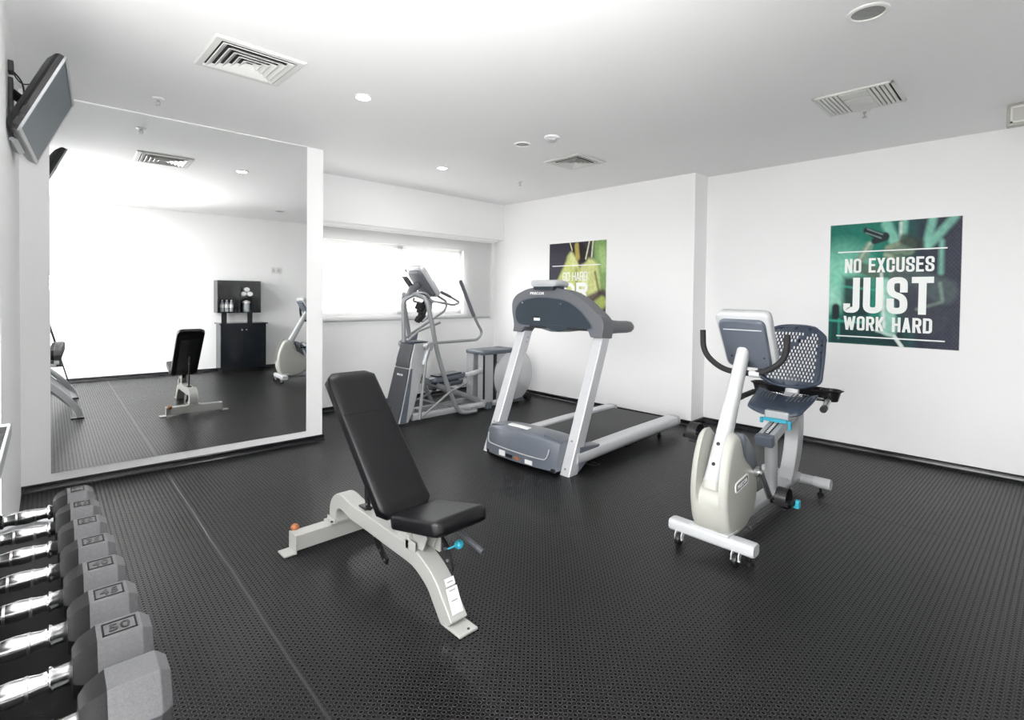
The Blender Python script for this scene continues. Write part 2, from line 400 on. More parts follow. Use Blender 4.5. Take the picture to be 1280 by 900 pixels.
# ------------------------------------------------------------------ mirror
t = thing('wall_mirror_panel', 'large frameless mirror covering most of the wall beside the window', 'mirror', G(.95, YM))
bm = B(); mx0, mx1 = .0115, 1.7195
prism(bm, [(mx0, .105), (mx1, .105), (mx1, H-.006), (mx0, H-.006)], YM-.006, YM, GXZ); obj('mirror_glass', bm, 'mirror', t)
bm = B(); prism(bm, [(mx0, H-.009), (mx1, H-.009), (mx1, H), (mx0, H)], YM-.011, YM, GXZ); obj('edge_strip', bm, 'trim', t)

# ------------------------------------------------------------------ outside
tag(obj('street_ground', box(B(), (-60, -60, -3.2), (60, 80, -3)), mat('pale_paving', (.6, .59, .57), .9)), 'pale open ground seen outside the window', 'ground')
t = thing('far_building', 'long low pale building beyond the window behind the blind', 'building', (14, 40, -3))
obj('building_wall', box(B(), (2, 38, -3), (34, 46, 2.2)), 'stain', t)
bm = B(); prism(bm, [(1.5, 2.2), (34.5, 2.2), (34.5, 2.6), (1.5, 2.6)], 37.6, 46.4, XZ); obj('roof_slab', bm, 'print', t)
t = thing('utility_pole', 'thin grey utility pole outside the left window pane', 'pole', (11, 22.6, -3))
obj('post', cyl(B(), (11.35, 22.6, -3), (11.35, 22.6, 2.3), .09), 'print', t)
obj('cross_arm', box(B(), (10.9, 22.55, 1.9), (11.8, 22.65, 2.0)), 'print', t)

# ------------------------------------------------------------------ roller blind
t = thing('roller_blind', 'white sheer roller blind hanging over the window under the pelmet', 'blind', (3.5, YW-.04, 1.02))
obj('fabric', box(B(), (1.98, YW-.041, 1.035), (4.997, YW-.040, 2.125)), 'shade', t)
obj('hem_bar', box(B(), (1.98, YW-.048, 1.020), (4.997, YW-.034, 1.042)), 'silver', t, bevel=.004)
obj('roller_tube', cyl(B(), (1.98, YW-.045, 2.125), (5.0, YW-.045, 2.125), .02), 'trim', t)

# ------------------------------------------------------------------ ceiling fittings
def vent4(c, s, label, group):
    t = thing('ceiling_vent', label, 'vent', (c[0], c[1], H), 0, group); x, y = c; z = H
    bm = B(); a = s/2
    def ring(r, zz): return [(x-r, y-r, zz), (x+r, y-r, zz), (x+r, y+r, zz), (x-r, y+r, zz)]
    loft(bm, [ring(a, z-.002), ring(a, z-.008), ring(a-.008, z-.014), ring(a-.038, z-.014), ring(a-.040, z-.004)], caps=False)
    obj('frame', bm, 'ventpaint', t, smooth=20)
    bm = B(); loft(bm, [ring(a-.04, z-.0035), ring(.001, z-.0035)], caps=False); obj('backing', bm, 'dark', t)
    k = 5
    for i in range(k):
        r = (a-.045)*(1-i/k*.93)
        bm = B(); r1 = r-.001; r0 = r-.030
        loft(bm, [ring(r1, z-.0225 if i else z-.016), ring(r1-.003, z-.0245 if i else z-.019), ring(max(r0, .008), z-.006), ring(max(r0, .008)+.004, z-.005), ring(r1, z-.0225 if i else z-.016)], caps=False)
        obj('louver', bm, 'ventpaint', t, smooth=15)
    return t
vent4((.967, 3.145), .46, 'square four-way ceiling vent above the mirror, nearest to camera', 'square ceiling vents') ['label'] = 'large-looking square four-way ceiling vent in front of the mirror'
vent4((3.90, 3.155), .43, 'square four-way ceiling vent above the treadmill beside the smoke detector', 'square ceiling vents')
# slatted vent near right wall
t = thing('ceiling_vent', 'square ceiling vent with straight slats near the right wall', 'vent', (3.95, .84, H), 0, 'square ceiling vents')
x0, x1, y0, y1, z = 3.735, 4.165, .62, 1.055, H
bm = B()
for a, b in (((x0, y0), (x1, y0+.02)), ((x0, y1-.02), (x1, y1)), ((x0, y0), (x0+.02, y1)), ((x1-.02, y0), (x1, y1))): box(bm, (a[0], a[1], z-.014), (b[0], b[1], z-.001))
obj('frame', bm, 'ventpaint', t, bevel=.003)
obj('backing', box(B(), (x0+.02, y0+.02, z-.004), (x1-.02, y1-.02, z-.001)), 'dark', t)
yy = y0+.03
while yy < y1-.03:
    if yy < y0+.135 or yy > y1-.15:
        obj('slat', box(B(), (x0+.02, yy, z-.016), (x1-.02, yy+.017, z-.006)), 'ventpaint', t, bevel=.002); yy += .0235
    else:
        break
yy = y1-.135
while yy < y1-.03:
    obj('slat', box(B(), (x0+.02, yy, z-.016), (x1-.02, yy+.017, z-.006)), 'ventpaint', t, bevel=.002); yy += .0235
for k in range(3):
    xa = x0+.026+k*.129
    obj('centre_blade', box(B(), (xa, y0+.142, z-.017), (xa+.114, y1-.142, z-.006)), 'ventpaint', t, bevel=.002)

def downlight(x, y, r, on, label, lamp=True):
    t = thing('recessed_downlight', label, 'ceiling light', (x, y, H), 0, 'recessed ceiling downlights')
    bm = B(); lathe(bm, (x, y, H), [(r, -.001), (r, -.006), (r-.008, -.010), (r*.80, -.009), (r*.78, -.002)]); obj('trim_ring', bm, 'trim', t)
    bm = B(); lathe(bm, (x, y, H), [(r*.78, -.0035), (r*.5, -.0055 if on else -.0025), (.001, -.006 if on else -.002)], n=24); obj('lamp_glass', bm, 'glow' if on else 'greyglass', t)
    return t
DL = [(1.669, 3.15, .058, True, 'lit recessed downlight in the ceiling right of the large vent'),
      (3.166, 4.298, .062, True, 'lit recessed downlight nearest the window pelmet'),
      (3.148, 3.125, .072, False, 'unlit recessed downlight beside the smoke detector'),
      (2.786, .565, .083, False, 'unlit recessed downlight at the top right of the photo')]
for d in DL: downlight(*d)
def sprinkler(x, y, label):
    t = thing('fire_sprinkler', label, 'sprinkler', (x, y, H), 0, 'ceiling fire sprinklers')
    bm = B(); lathe(bm, (x, y, H), [(.034, 0), (.034, -.004), (.022, -.008), (.012, -.010)]); obj('escutcheon', bm, 'trim', t)
    bm = B(); lathe(bm, (x, y, H), [(.010, -.008), (.010, -.020), (.006, -.024)]); tube(bm, [(x-.010, y, H-.02), (x-.013, y, H-.034), (x, y, H-.046)], .003, 6); tube(bm, [(x+.010, y, H-.02), (x+.013, y, H-.034), (x, y, H-.046)], .003, 6)
    obj('sprinkler_head', bm, 'steel', t)
    bm = B(); lathe(bm, (x, y, H), [(.016, -.046), (.017, -.049), (.004, -.050)], n=16); obj('deflector', bm, 'steel', t)
sprinkler(.71, 4.184, 'small white fire sprinkler on the ceiling just above the mirror')
sprinkler(4.166, 4.167, 'small fire sprinkler on the ceiling near the window pelmet corner')
sprinkler(4.22, .86, 'small fire sprinkler hanging beside the slatted ceiling vent')
t = thing('smoke_detector', 'white round smoke detector on the ceiling', 'smoke detector', (3.173, 2.809, H))
bm = B(); lathe(bm, (3.173, 2.809, H), [(.062, 0), (.062, -.012), (.052, -.020), (.040, -.022)], n=32); obj('base', bm, 'trim', t)
bm = B(); lathe(bm, (3.173, 2.809, H), [(.038, -.021), (.036, -.034), (.022, -.042), (.002, -.043)], n=32); obj('sensor_cap', bm, 'white', t)
bm = B(); box(bm, (3.148, 2.79, H-.036), (3.153, 2.83, H-.026)); obj('sensor_slot', bm, 'black', t)
# emergency light box hung from the ceiling at the right edge
t = thing('emergency_light', 'pale box-shaped emergency light hanging from the ceiling at right edge', 'emergency light', (4.78, -.03, 2.51))
obj('housing', box(B(), (4.745, -.22, 2.512), (4.81, .17, H)), M['ivory'], t, bevel=.006)
bm = B()
for a, b in (((-.20, 2.53), (.15, 2.54)), ((-.20, 2.628), (.15, 2.638)), ((.14, 2.53), (.15, 2.638)), ((-.20, 2.53), (-.19, 2.638))): box(bm, (4.737, a[0], a[1]), (4.747, b[0], b[1]))
obj('lens_frame', bm, 'ventpaint', t)
obj('lens', box(B(), (4.7405, -.19, 2.54), (4.746, .14, 2.628)), mat('frosted_lens', (.52, .52, .48), .3), t)

# ------------------------------------------------------------------ wall TV
def tvbuild():
    t = thing('wall_television', 'flat television tilted downwards on a bracket high on left wall', 'television', (.02, 3.55, 2.2))
    a = math.radians(5.472); th = math.radians(23.588); W = .795; HT = W*.516
    w = V((math.sin(a), math.cos(a), 0)); n = V((math.cos(a), -math.sin(a), 0)); u = n*math.sin(th)+V((0, 0, 1))*math.cos(th); nn = n*math.cos(th)-V((0, 0, 1))*math.sin(th)
    d = fwd + r2*((84-640)/F_PX) - u2*((72-CY)/F_PX); A = V((0, 0, 1.35)) + d*2.4
    P = lambda s, v, dd: A + w*(s*W) - u*(v*HT) + nn*dd       # s 0..1 away, v 0..1 down, dd forward
    bm = B()
    for (s0, s1, v0, v1) in ((0, 1, 0, .035), (0, 1, .955, 1), (0, .018, 0, 1), (.982, 1, 0, 1)):
        q = [P(s0, v0, 0), P(s1, v0, 0), P(s1, v1, 0), P(s0, v1, 0)]; loft(bm, [q, [x-nn*.010 for x in q]])
    obj('bezel', bm, 'silver', t)
    bm = B(); q = [P(.015, .03, -.004), P(.985, .03, -.004), P(.985, .96, -.004), P(.015, .96, -.004)]; loft(bm, [q, [x-nn*.004 for x in q]]); obj('screen', bm, 'screen', t)
    bm = B(); rings = []
    for k, dd in ((.002, -.010), (.002, -.03), (.02, -.042), (.10, -.062), (.2, -.072)):
        rings.append([P(k*.5, k*.9, dd), P(1-k*.5, k*.9, dd), P(1-k*.5, 1-k*.35, dd), P(k*.5, 1-k*.35, dd)])
    loft(bm, rings); obj('back_shell', bm, mat('glossy_black_shell', (.012, .012, .013), .2), t, smooth=20)
    bm = B()
    for v0, v1 in ((.72, .80), (.86, .95)):
        q = [P(-.002, v0, -.012), P(-.002, v1, -.012), P(-.002, v1, -.034), P(-.002, v0, -.034)]; loft(bm, [q, [x+w*.01 for x in q]])
    obj('side_port', bm, 'black', t)
    bm = B(); q = [P(.3, 1.0, -.03), P(.7, 1.0, -.03), P(.7, 1.045, -.045), P(.3, 1.045, -.045)]; loft(bm, [q, [x-nn*.02 for x in q]]); obj('speaker_strip', bm, 'silver', t)
    # bracket
    c = P(.45, .5, -.07); wl = lambda y, z, d=0: G(-.135+d, y, z)
    obj('wall_plate', box(B(), (-.135, 3.42, 2.14), (-.118, 3.52, 2.36), GM), 'black', t, bevel=.004)
    bm = B(); p0 = wl(3.47, 2.3, .01); p1 = wl(3.55, 2.27, .07); tube(bm, [p0, p1, c], .014, 8, sq=(1, 1.5, .5)); tube(bm, [wl(3.47, 2.2, .01), wl(3.53, 2.19, .06), c-V((0, 0, .02))], .012, 8)
    obj('bracket_arm', bm, 'black', t)
    bm = B(); lathe(bm, p1, [(.022, -.02), (.022, .02)], n=14); obj('pivot', bm, 'chrome', t)
    bm = B(); tube(bm, spline([wl(3.44, 2.40, .01), wl(3.40, 2.33, .05), wl(3.48, 2.22, .06), wl(3.6, 2.26, .09), P(.3, .35, -.07)], 6), .004, 6)
    tube(bm, spline([wl(3.44, 2.40, .01), wl(3.5, 2.36, .05), P(.3, .2, -.055)], 6), .003, 6)
    obj('cable', bm, 'black', t)
    obj('outlet_box', box(B(), (-.135, 3.39, 2.38), (-.115, 3.46, 2.43), GM), 'black', t, bevel=.003)
tvbuild()

# ------------------------------------------------------------------ posters (printed pictures: colour attribute painted from soft shapes)
def cap(p, a, b, r, s=.02):
    ax, ay = a; bx, by = b; px, py = p
    vx, vy = bx-ax, by-ay; L = vx*vx+vy*vy or 1e-9; k = max(0, min(1, ((px-ax)*vx+(py-ay)*vy)/L))
    d = math.hypot(px-ax-vx*k, py-ay-vy*k)
    rr = r if not isinstance(r, tuple) else r[0]+(r[1]-r[0])*k
    return max(0, min(1, (rr-d)/s+.5))
def rect(p, x0, y0, x1, y1, s=.015):
    d = min(p[0]-x0, x1-p[0], p[1]-y0, y1-p[1]); return max(0, min(1, d/s+.5))
def mixc(a, b, k): return tuple(x*(1-k)+y*k for x, y in zip(a, b))
def hexc(h): 
    c = [int(h[i:i+2], 16)/255 for i in (0, 2, 4)]
    return tuple(x/12.92 if x <= .04045 else ((x+.055)/1.055)**2.4 for x in c)
def paint1(u, v):
    p = (u, v)
    c = mixc(hexc('17846f'), hexc('2b3242'), max(0, min(1, (u-.38)/.35)))
    c = mixc(c, hexc('0f5f58'), max(0, .28-v)*2.2*(1-u))
    c = mixc(c, hexc('8fdcc0'), cap(p, (.0, .42), (.10, .40), .20, .25)*.85)
    c = mixc(c, hexc('a9e6cf'), cap(p, (.02, .60), (.05, .66), .07, .10)*.8)
    for a, b, r in (((.46, .02), (.53, .17), .04), ((.60, .0), (.59, .16), .02), ((.80, .0), (.76, .20), .03), ((.95, .0), (.78, .20), .03), ((.865, .18), (.865, .42), .016)):
        c = mixc(c, hexc('8fd6bf'), cap(p, a, b, r, .03)*.8)
    c = mixc(c, hexc('e2f5ea'), cap(p, (.57, .02), (.57, .2), .012, .02)*.8)
    c = mixc(c, hexc('132f33'), rect(p, .12, .44, .34, .78, .05)*.92)
    c = mixc(c, hexc('0e2230'), rect(p, .0, .80, .62, 1.02, .08)*.85)
    c = mixc(c, hexc('10262c'), cap(p, (.06, .70), (.06, .78), .035, .02))
    c = mixc(c, hexc('3fb79c'), cap(p, (.0, .81), (.3, .82), .008, .012)*.8)
    c = mixc(c, hexc('3fb79c'), cap(p, (.12, .52), (.38, .55), .008, .012)*.7)
    c = mixc(c, hexc('3fb79c'), cap(p, (.09, .80), (.09, .96), .010, .012)*.6)
    # raised forearm, bottle, head, neck, torso
    c = mixc(c, hexc('7d9a86'), cap(p, (.24, .34), (.33, .18), (.045, .032), .02))
    c = mixc(c, hexc('b9cdb4'), cap(p, (.25, .30), (.33, .17), .010, .015)*.8)
    c = mixc(c, hexc('56705f'), cap(p, (.24, .36), (.42, .42), .045, .02))
    c = mixc(c, hexc('16252b'), cap(p, (.30, .06), (.40, .11), (.022, .034), .010)); c = mixc(c, hexc('1b2c30'), cap(p, (.37, .15), (.45, .12), (.026, .036), .012))
    c = mixc(c, hexc('8aa3a0'), cap(p, (.31, .05), (.43, .10), .004, .008)); c = mixc(c, hexc('8aa3a0'), cap(p, (.30, .08), (.42, .13), .004, .008))
    c = mixc(c, hexc('6f8671'), cap(p, (.49, .235), (.62, .21), (.045, .07), .015)); c = mixc(c, hexc('9aa98c'), cap(p, (.47, .21), (.58, .17), .016, .02)*.7); c = mixc(c, hexc('2e3a35'), cap(p, (.50, .285), (.58, .28), .014, .012)*.7)
    c = mixc(c, hexc('333f3a'), cap(p, (.60, .15), (.70, .20), .045, .03)*.85)
    c = mixc(c, hexc('a8b79c'), cap(p, (.46, .27), (.54, .30), .018, .02)*.8)
    c = mixc(c, hexc('5f7567'), cap(p, (.56, .34), (.56, .48), .07, .03))
    c = mixc(c, hexc('4f5f5f'), cap(p, (.60, .46), (.88, .56), .10, .04)*.9)
    c = mixc(c, hexc('3c3f4b'), cap(p, (.62, .62), (.80, .78), .12, .05)*.9)
    c = mixc(c, hexc('87a094'), cap(p, (.86, .50), (.88, .62), .012, .02)*.8); c = mixc(c, hexc('87a094'), cap(p, (.88, .64), (.70, .70), .010, .02)*.7)
    c = mixc(c, hexc('9fd8c6'), cap(p, (.46, .50), (.50, .86), (.045, .06), .03)*.9)
    c = mixc(c, hexc('e9f3ee'), cap(p, (.43, .42), (.46, .85), .012, .015)*.8)
    c = mixc(c, hexc('eef6f2'), cap(p, (.54, .92), (.60, 1.0), .014, .012))
    c = mixc(c, hexc('cfe8df'), cap(p, (.40, .88), (.54, .92), .010, .015)*.8)
    if u > .72:
        g = max(0, (u-.72)/.28)*.35*(.5+.5*math.sin(u*213)*math.sin(v*187)); c = mixc(c, hexc('6b6876'), g)
    return c
def paint2(u, v):
    p = (u, v)
    c = hexc('3a3846')
    c = mixc(c, hexc('8fb36b'), cap(p, (.95, .05), (.98, .45), .16, .08)*.9)
    c = mixc(c, hexc('b7d690'), cap(p, (.93, .12), (.96, .30), .05, .06)*.7)
    c = mixc(c, hexc('cdd67e'), cap(p, (.42, .22), (.40, .46), (.10, .24), .05))
    c = mixc(c, hexc('d6dc92'), cap(p, (.72, .36), (.74, .52), .16, .05))
    c = mixc(c, hexc('e6e9b6'), cap(p, (.34, .40), (.30, .48), .06, .08)*.8)
    c = mixc(c, hexc('eef0c6'), cap(p, (.66, .40), (.62, .50), .05, .08)*.7)
    c = mixc(c, hexc('e3e7a8'), cap(p, (.42, .16), (.46, .26), .05, .05)*.8)
    c = mixc(c, hexc('8d8c4e'), cap(p, (.50, .32), (.50, .62), .018, .05)*.8)
    c = mixc(c, hexc('5b5a33'), cap(p, (.82, .36), (.90, .62), .015, .03)*.9)
    c = mixc(c, hexc('2a2228'), cap(p, (.48, .02), (.60, .16), .10, .04))
    c = mixc(c, hexc('c8b45e'), cap(p, (.50, .04), (.52, .18), .035, .03)*.9)
    c = mixc(c, hexc('e9ecc2'), cap(p, (.72, .0), (.66, .20), .010, .012)); c = mixc(c, hexc('e9ecc2'), cap(p, (.78, .0), (.76, .18), .010, .012)); c = mixc(c, hexc('e9ecc2'), cap(p, (.38, .0), (.42, .09), .008, .01))
    c = mixc(c, hexc('4b3340'), cap(p, (.70, .68), (.95, .60), .05, .04)*.9)
    c = mixc(c, hexc('b5c36a'), cap(p, (.86, .74), (.94, .70), .07, .04)*.95)
    c = mixc(c, hexc('2f2631'), cap(p, (.2, .98), (.8, .96), .14, .08)*.9)
    c = mixc(c, hexc('4b3340'), cap(p, (.80, .88), (1.0, .84), .04, .04))
    return c
def pic_mat(name, rough):
    m = bpy.data.materials.new(name); m.use_nodes = True; nt = m.node_tree; b = nt.nodes['Principled BSDF']
    a = nt.nodes.new('ShaderNodeAttribute'); a.attribute_name = 'Col'; nt.links.new(a.outputs['Color'], b.inputs['Base Color']); b.inputs['Roughness'].default_value = rough; b.inputs['Specular IOR Level'].default_value = .22
    n = nt.nodes.new('ShaderNodeTexNoise'); n.inputs['Scale'].default_value = 140; tc = nt.nodes.new('ShaderNodeTexCoord'); nt.links.new(tc.outputs['Object'], n.inputs['Vector'])
    bp = nt.nodes.new('ShaderNodeBump'); bp.inputs['Strength'].default_value = .35; bp.inputs['Distance'].default_value = .003
    nt.links.new(n.outputs['Fac'], bp.inputs['Height']); nt.links.new(bp.outputs[0], b.inputs['Normal'])
    return m
def poster(X, ya, yb, za, zb, fn, label, N=150):
    t = thing('wall_poster', label, 'poster', (X-.001, (ya+yb)/2, za), 0, 'motivational posters on the right walls')
    obj('backing_sheet', box(B(), (X-.003, yb, za), (X-.0005, ya, zb)), 'label', t)
    me = bpy.data.meshes.new('picture'); vs = []; cs = []
    mg = .006
    for j in range(N+1):
        for i in range(N+1):
            u, v = i/N, j/N; vs.append((X-.0035, ya-mg+(yb-ya+2*mg)*u, zb-mg-(zb-za-2*mg)*v)); cs.append(tuple(x*(.80+.2*(.5+.5*math.sin(u*61+math.sin(v*37)*2)*math.sin(v*53+math.sin(u*29)*2))) for x in fn(u, v)))
    fs = [(j*(N+1)+i, j*(N+1)+i+1, (j+1)*(N+1)+i+1, (j+1)*(N+1)+i) for j in range(N) for i in range(N)]
    me.from_pydata(vs, [], fs); at = me.color_attributes.new('Col', 'FLOAT_COLOR', 'POINT')
    for k, c in enumerate(cs): at.data[k].color = (*c, 1)
    me.materials.append(pic_mat('poster_print', .5)); o = bpy.data.objects.new('picture', me); COL.objects.link(o)
    me.transform(world_of(t).inverted()); o.parent = t
    def P(u, v): return V((X-.0045, ya+(yb-ya)*u, zb-(zb-za)*v))
    def line(u0, v0, u1, v1, th=.011):
        bm = B(); a, b = P(u0, v0), P(u1, v1); box(bm, (X-.0055, min(a.y, b.y), min(a.z, b.z)-th/2), (X-.004, max(a.y, b.y), max(a.z, b.z)+th/2)); obj('rule_line', bm, 'letter', t)
    W, Hh = abs(ya-yb), zb-za
    def word(s, u0, u1, v0, v1, th):
        blockword(s, P((u0+u1)/2, (v0+v1)/2), (0, -1, 0), (0, 0, 1), (u1-u0)*W, (v1-v0)*Hh, th, 'letter', t)
    return t, line, word
p1, ln, wd = poster(XR2, 1.345, .420, .947, 2.030, paint1, 'teal poster reading NO EXCUSES JUST WORK HARD on right wall')
ln(.075, .235, .90, .235); ln(.075, .933, .90, .933)
wd('NO EXCUSES', .135, .815, .292, .408, .019)
wd('JUST', .13, .815, .448, .738, .052)
wd('WORK HARD', .135, .81, .765, .88, .020)
# curled notch at the poster's top edge
p2, ln, wd = poster(XR1, 4.540, 3.618, .95, 2.040, paint2, 'green and dark poster reading GO HARD OR behind the treadmill')
ln(.065, .275, .90, .275)
wd('GO HARD', .26, .69, .352, .452, .011)
wd('OR', .28, .70, .475, .665, .046)

# ================================================================== TREADMILL
def treadmill():
    t = thing('treadmill', 'large silver and slate treadmill with arched console in the room centre', 'treadmill', (2.95, 2.40, 0), math.radians(1.8))
    O = lambda n, bm, m, p=t, **k: obj(n, bm, m, p, local=True, **k)
    # side rails
    rail = spline([(.0, .085), (-.012, .11), (-.007, .152), (.008, .169), (.06, .173), (.106, .171), (.114, .15), (.112, .09), (.07, .072), (.02, .072)], 3, closed=True)
    for y0, sgn in ((0, 1), (.835, -1)):
        bm = B(); loft(bm, [[(x, y0+sgn*p.x, p.y+dz) for p in rail] for x, dz in ((.10, -.01), (.14, -.01), (1.0, 0), (1.74, 0))]); o = O('side_rail', bm, 'lightmetal')
        bm = B(); loft(bm, [[(x, y0+sgn*(.05+(p.x-.05)*k), .12+(p.y-.12)*k) for p in rail] for x, k in ((1.74, 1.03), (1.785, 1.03), (1.80, .9))]); O('rail_end_cap', bm, 'silver', o)
    # deck and belt
    O('deck', box(B(), (.2, .105, .09), (1.72, .73, .145)), 'black', bevel=.004)
    bm = B(); pr = [(.25, .150), (.30, .158), (1.68, .158), (1.715, .150), (1.735, .13), (1.715, .108), (1.68, .10), (.25, .10)]
    prism(bm, pr, .125, .70, XZ); O('running_belt', bm, 'belt', bevel=.004)
    O('rear_cross_bar', box(B(), (1.735, .06, .085), (1.765, .78, .135)), 'black', bevel=.006)
    bm = B()
    box(bm, (.15, .06, .045), (1.5, .10, .085)); box(bm, (.15, .73, .045), (1.5, .77, .085)); box(bm, (.9, .05, .03), (.96, .78, .075))
    O('lift_frame', bm, 'black')
    for x in (.35, 1.55):
        for y in (.09, .75):
            bm = B(); lathe(bm, (x, y, 0), [(.022, 0), (.024, .006), (.014, .014), (.012, .08)], n=16); O('foot', bm, 'black')
    bm = B(); tube(bm, spline([(.22, .10, .06), (.30, .02, .02), (.40, .0, .006), (.42, .06, .006), (.34, .12, .02)], 8), .005, 6); O('power_cord', bm, 'black')
    # motor hood
    prof = spline([(-.085, .03), (-.078, .12), (-.055, .235), (-.02, .262), (.06, .275), (.16, .268), (.28, .235), (.40, .180)], 5)
    pr = [(p.x, p.y) for p in prof] + [(.41, .10), (.05, .035)]
    bm = B(); n = 14; rings = []
    for i in range(n+1):
        s = i/n; y = .085+.775*s; k = 1-.10*(abs(2*s-1)**3); fx = .05*(abs(2*s-1)**2.5)
        rings.append([(x+fx if x < 0 else x, y, .02+(z-.02)*k) for x, z in pr])
    loft(bm, rings); hd = O('motor_hood', bm, 'hood', smooth=50)
    bm = B(); tube(bm, spline([(-.062, .80, .20), (-.078, .785, .135), (-.082, .72, .118), (-.088, .47, .108), (-.082, .22, .108), (-.076, .16, .125), (-.058, .145, .19)], 8), .0045, 6); O('trim_line', bm, 'lightmetal', hd)
    bm = B(); box(bm, (.02, .44, .268), (.075, .66, .279)); O('hood_plate', bm, 'label', hd, bevel=.004, label='long white plate on top of the hood')
    for y0, y1, z0, z1, m in ((.585, .65, .035, .078, 'label'), (.505, .575, .037, .06, 'black'), (.43, .475, .036, .06, 'orange'), (.29, .365, .030, .062, 'label')):
        O('warning_label', box(B(), (-.0895, y0, z0+.012), (-.084, y1, z1+.012)), m, hd)
    for y in (.545, .53): pass
    bm = B(); prism(bm, [(.11, .0), (.16, .03), (.42, .168), (.32, .185), (.13, .205)], -.002, .115, XZ); O('side_cowl', bm, 'hood', bevel=.012, seg=3)
    O('base_pan', box(B(), (-.05, .10, .012), (.4, .84, .05)), 'black', bevel=.01)
    # uprights
    def upright(y0, y1):
        bm = B(); a, b = (0, .0), (.42, 1.03); w = .135
        rr = [(0, 0), (.004, -.0)]; rings = []
        for s in (0, .2, .5, .8, 1):
            x = a[0]+(b[0]-a[0])*s; z = a[1]+(b[1]-a[1])*s
            rings.append([(x, y0+.006, z), (x+.006, y0, z), (x+w-.03, y0, z), (x+w, y0+.02, z), (x+w, y1-.02, z), (x+w-.03, y1, z), (x+.006, y1, z), (x, y1-.006, z)])
        loft(bm, rings); return O('upright', bm, 'lightmetal', bevel=.002)
    for y0, y1 in ((0, .09), (.85, .94)):
        u = upright(y0, y1)
        for s in (.03, .22):
            bm = B(); x = .42*s-.001; z = 1.03*s; yy = y0+.045
            lathe(bm, (x-.003, yy, z+.02), [(.007, -.002), (.006, .004)], n=10, axis='x'); O('bolt', bm, 'print', u)
    for s in (.9, .94):
        bm = B(); lathe(bm, (.42*s+.07, .847, 1.03*s), [(.006, 0), (.006, .004)], n=10, axis='y'); O('upright_screw', bm, 'print')
    # console fascia
    out = spline([(.965, 1.02), (.962, 1.09), (.995, 1.20), (1.003, 1.285), (.97, 1.345), (.90, 1.385), (.79, 1.418), (.60, 1.43), (.44, 1.415), (.33, 1.388), (.20, 1.325), (.10, 1.255), (.01, 1.185), (-.02, 1.12), (-.012, 1.02)], 5)
    out = [(p.x, p.y) for p in out] + [(.10, 1.02), (.125, 1.068), (.32, 1.066), (.42, 1.05), (.52, 1.042), (.62, 1.06), (.82, 1.07), (.86, 1.02)]
    bm = B(); fx = lambda z: .385+(z-1.03)*.10
    a = [bm.verts.new(V((fx(z), y, z))) for y, z in out]; b = [bm.verts.new(V((fx(z)+.15, y, z-.012))) for y, z in out]
    bm.faces.new(a); bm.faces.new(b[::-1])
    for i in range(len(out)): bm.faces.new((a[i], b[i], b[(i+1) % len(out)], a[(i+1) % len(out)]))
    cs = O('console', bm, 'midgrey', bevel=.014, seg=3)
    inn = spline([(.945, 1.20), (.925, 1.26), (.86, 1.305), (.68, 1.335), (.42, 1.318), (.27, 1.262), (.16, 1.18), (.095, 1.09), (.30, 1.083), (.68, 1.083), (.86, 1.09), (.925, 1.13)], 5, closed=True)
    bm = B(); prism(bm, [(p.x, p.y) for p in inn], -.006, .02, lambda u, v, d: (fx(v)+d, u, v)); O('back_panel', bm, 'panel', cs, bevel=.003)
    inn2 = [((p.x-.53)*1.035+.53, (p.y-1.2)*1.08+1.2) for p in inn]
    bm = B(); prism(bm, inn2, -.003, .02, lambda u, v, d: (fx(v)+d, u, v)); O('panel_surround', bm, 'slate', cs, bevel=.002)
    for y, z in ((.865, 1.285), (.42, 1.283)): 
        bm = B(); lathe(bm, (fx(z)-.006, y, z), [(.007, -.004), (.007, .002)], n=10, axis='x'); O('panel_screw', bm, 'steel', cs)
    O('cable_port', box(B(), (fx(1.14)-.010, .64, 1.13), (fx(1.14)-.002, .71, 1.155)), 'label', cs, bevel=.002); O('port_slot', box(B(), (fx(1.15)-.009, .665, 1.157), (fx(1.15)-.002, .71, 1.172)), 'black', cs)
    for y0, y1 in ((.13, .36), (.56, .76)): O('lower_slot', box(B(), (fx(1.07)-.004, y0, 1.068), (fx(1.07)+.10, y1, 1.086)), 'dark', cs)
    bm = B(); loft(bm, [[(fx(1.06)+.0, .30, 1.075), (fx(1.06)+.10, .30, 1.075), (fx(1.06)+.1, .30, 1.085), (fx(1.06), .30, 1.085)], [(fx(1.06)-.01, .42, 1.05), (fx(1.06)+.10, .42, 1.05), (fx(1.06)+.1, .42, 1.09), (fx(1.06)-.01, .42, 1.095)], [(fx(1.06)-.01, .5, 1.055), (fx(1.06)+.10, .5, 1.055), (fx(1.06)+.1, .5, 1.09), (fx(1.06)-.01, .5, 1.1)], [(fx(1.06), .58, 1.08), (fx(1.06)+.10, .58, 1.08), (fx(1.06)+.1, .58, 1.09), (fx(1.06), .58, 1.095)]]); O('stop_housing', bm, 'panel', cs, bevel=.004)
    # display hump (white cap) and dark neck
    bm = B(); rings = []
    for x, k, dz in ((.37, .9, -.004), (.385, 1, 0), (.47, 1, .004), (.56, .97, -.01)):
        rings.append([(x, .60+(p[0])*k, 1.460+dz+p[1]*k) for p in rrect(.29, .056, .024, 4)])
    loft(bm, rings); O('display_cap', bm, 'white', cs, smooth=60)
    bm = B(); rings = []
    for x, k in ((.382, 1), (.53, 1)): rings.append([(x, .60+p[0]*k, 1.427+p[1]) for p in rrect(.23, .05, .02, 3)])
    loft(bm, rings); O('display_neck', bm, 'panel', cs)
    text('brand_lettering', 'PRECOR', (fx(1.372)-.001, .70, 1.372), (0, -1, 0), (.10, 0, 1), .165, .024, 'letter', cs, bold=.03, ext=.002, local=True)
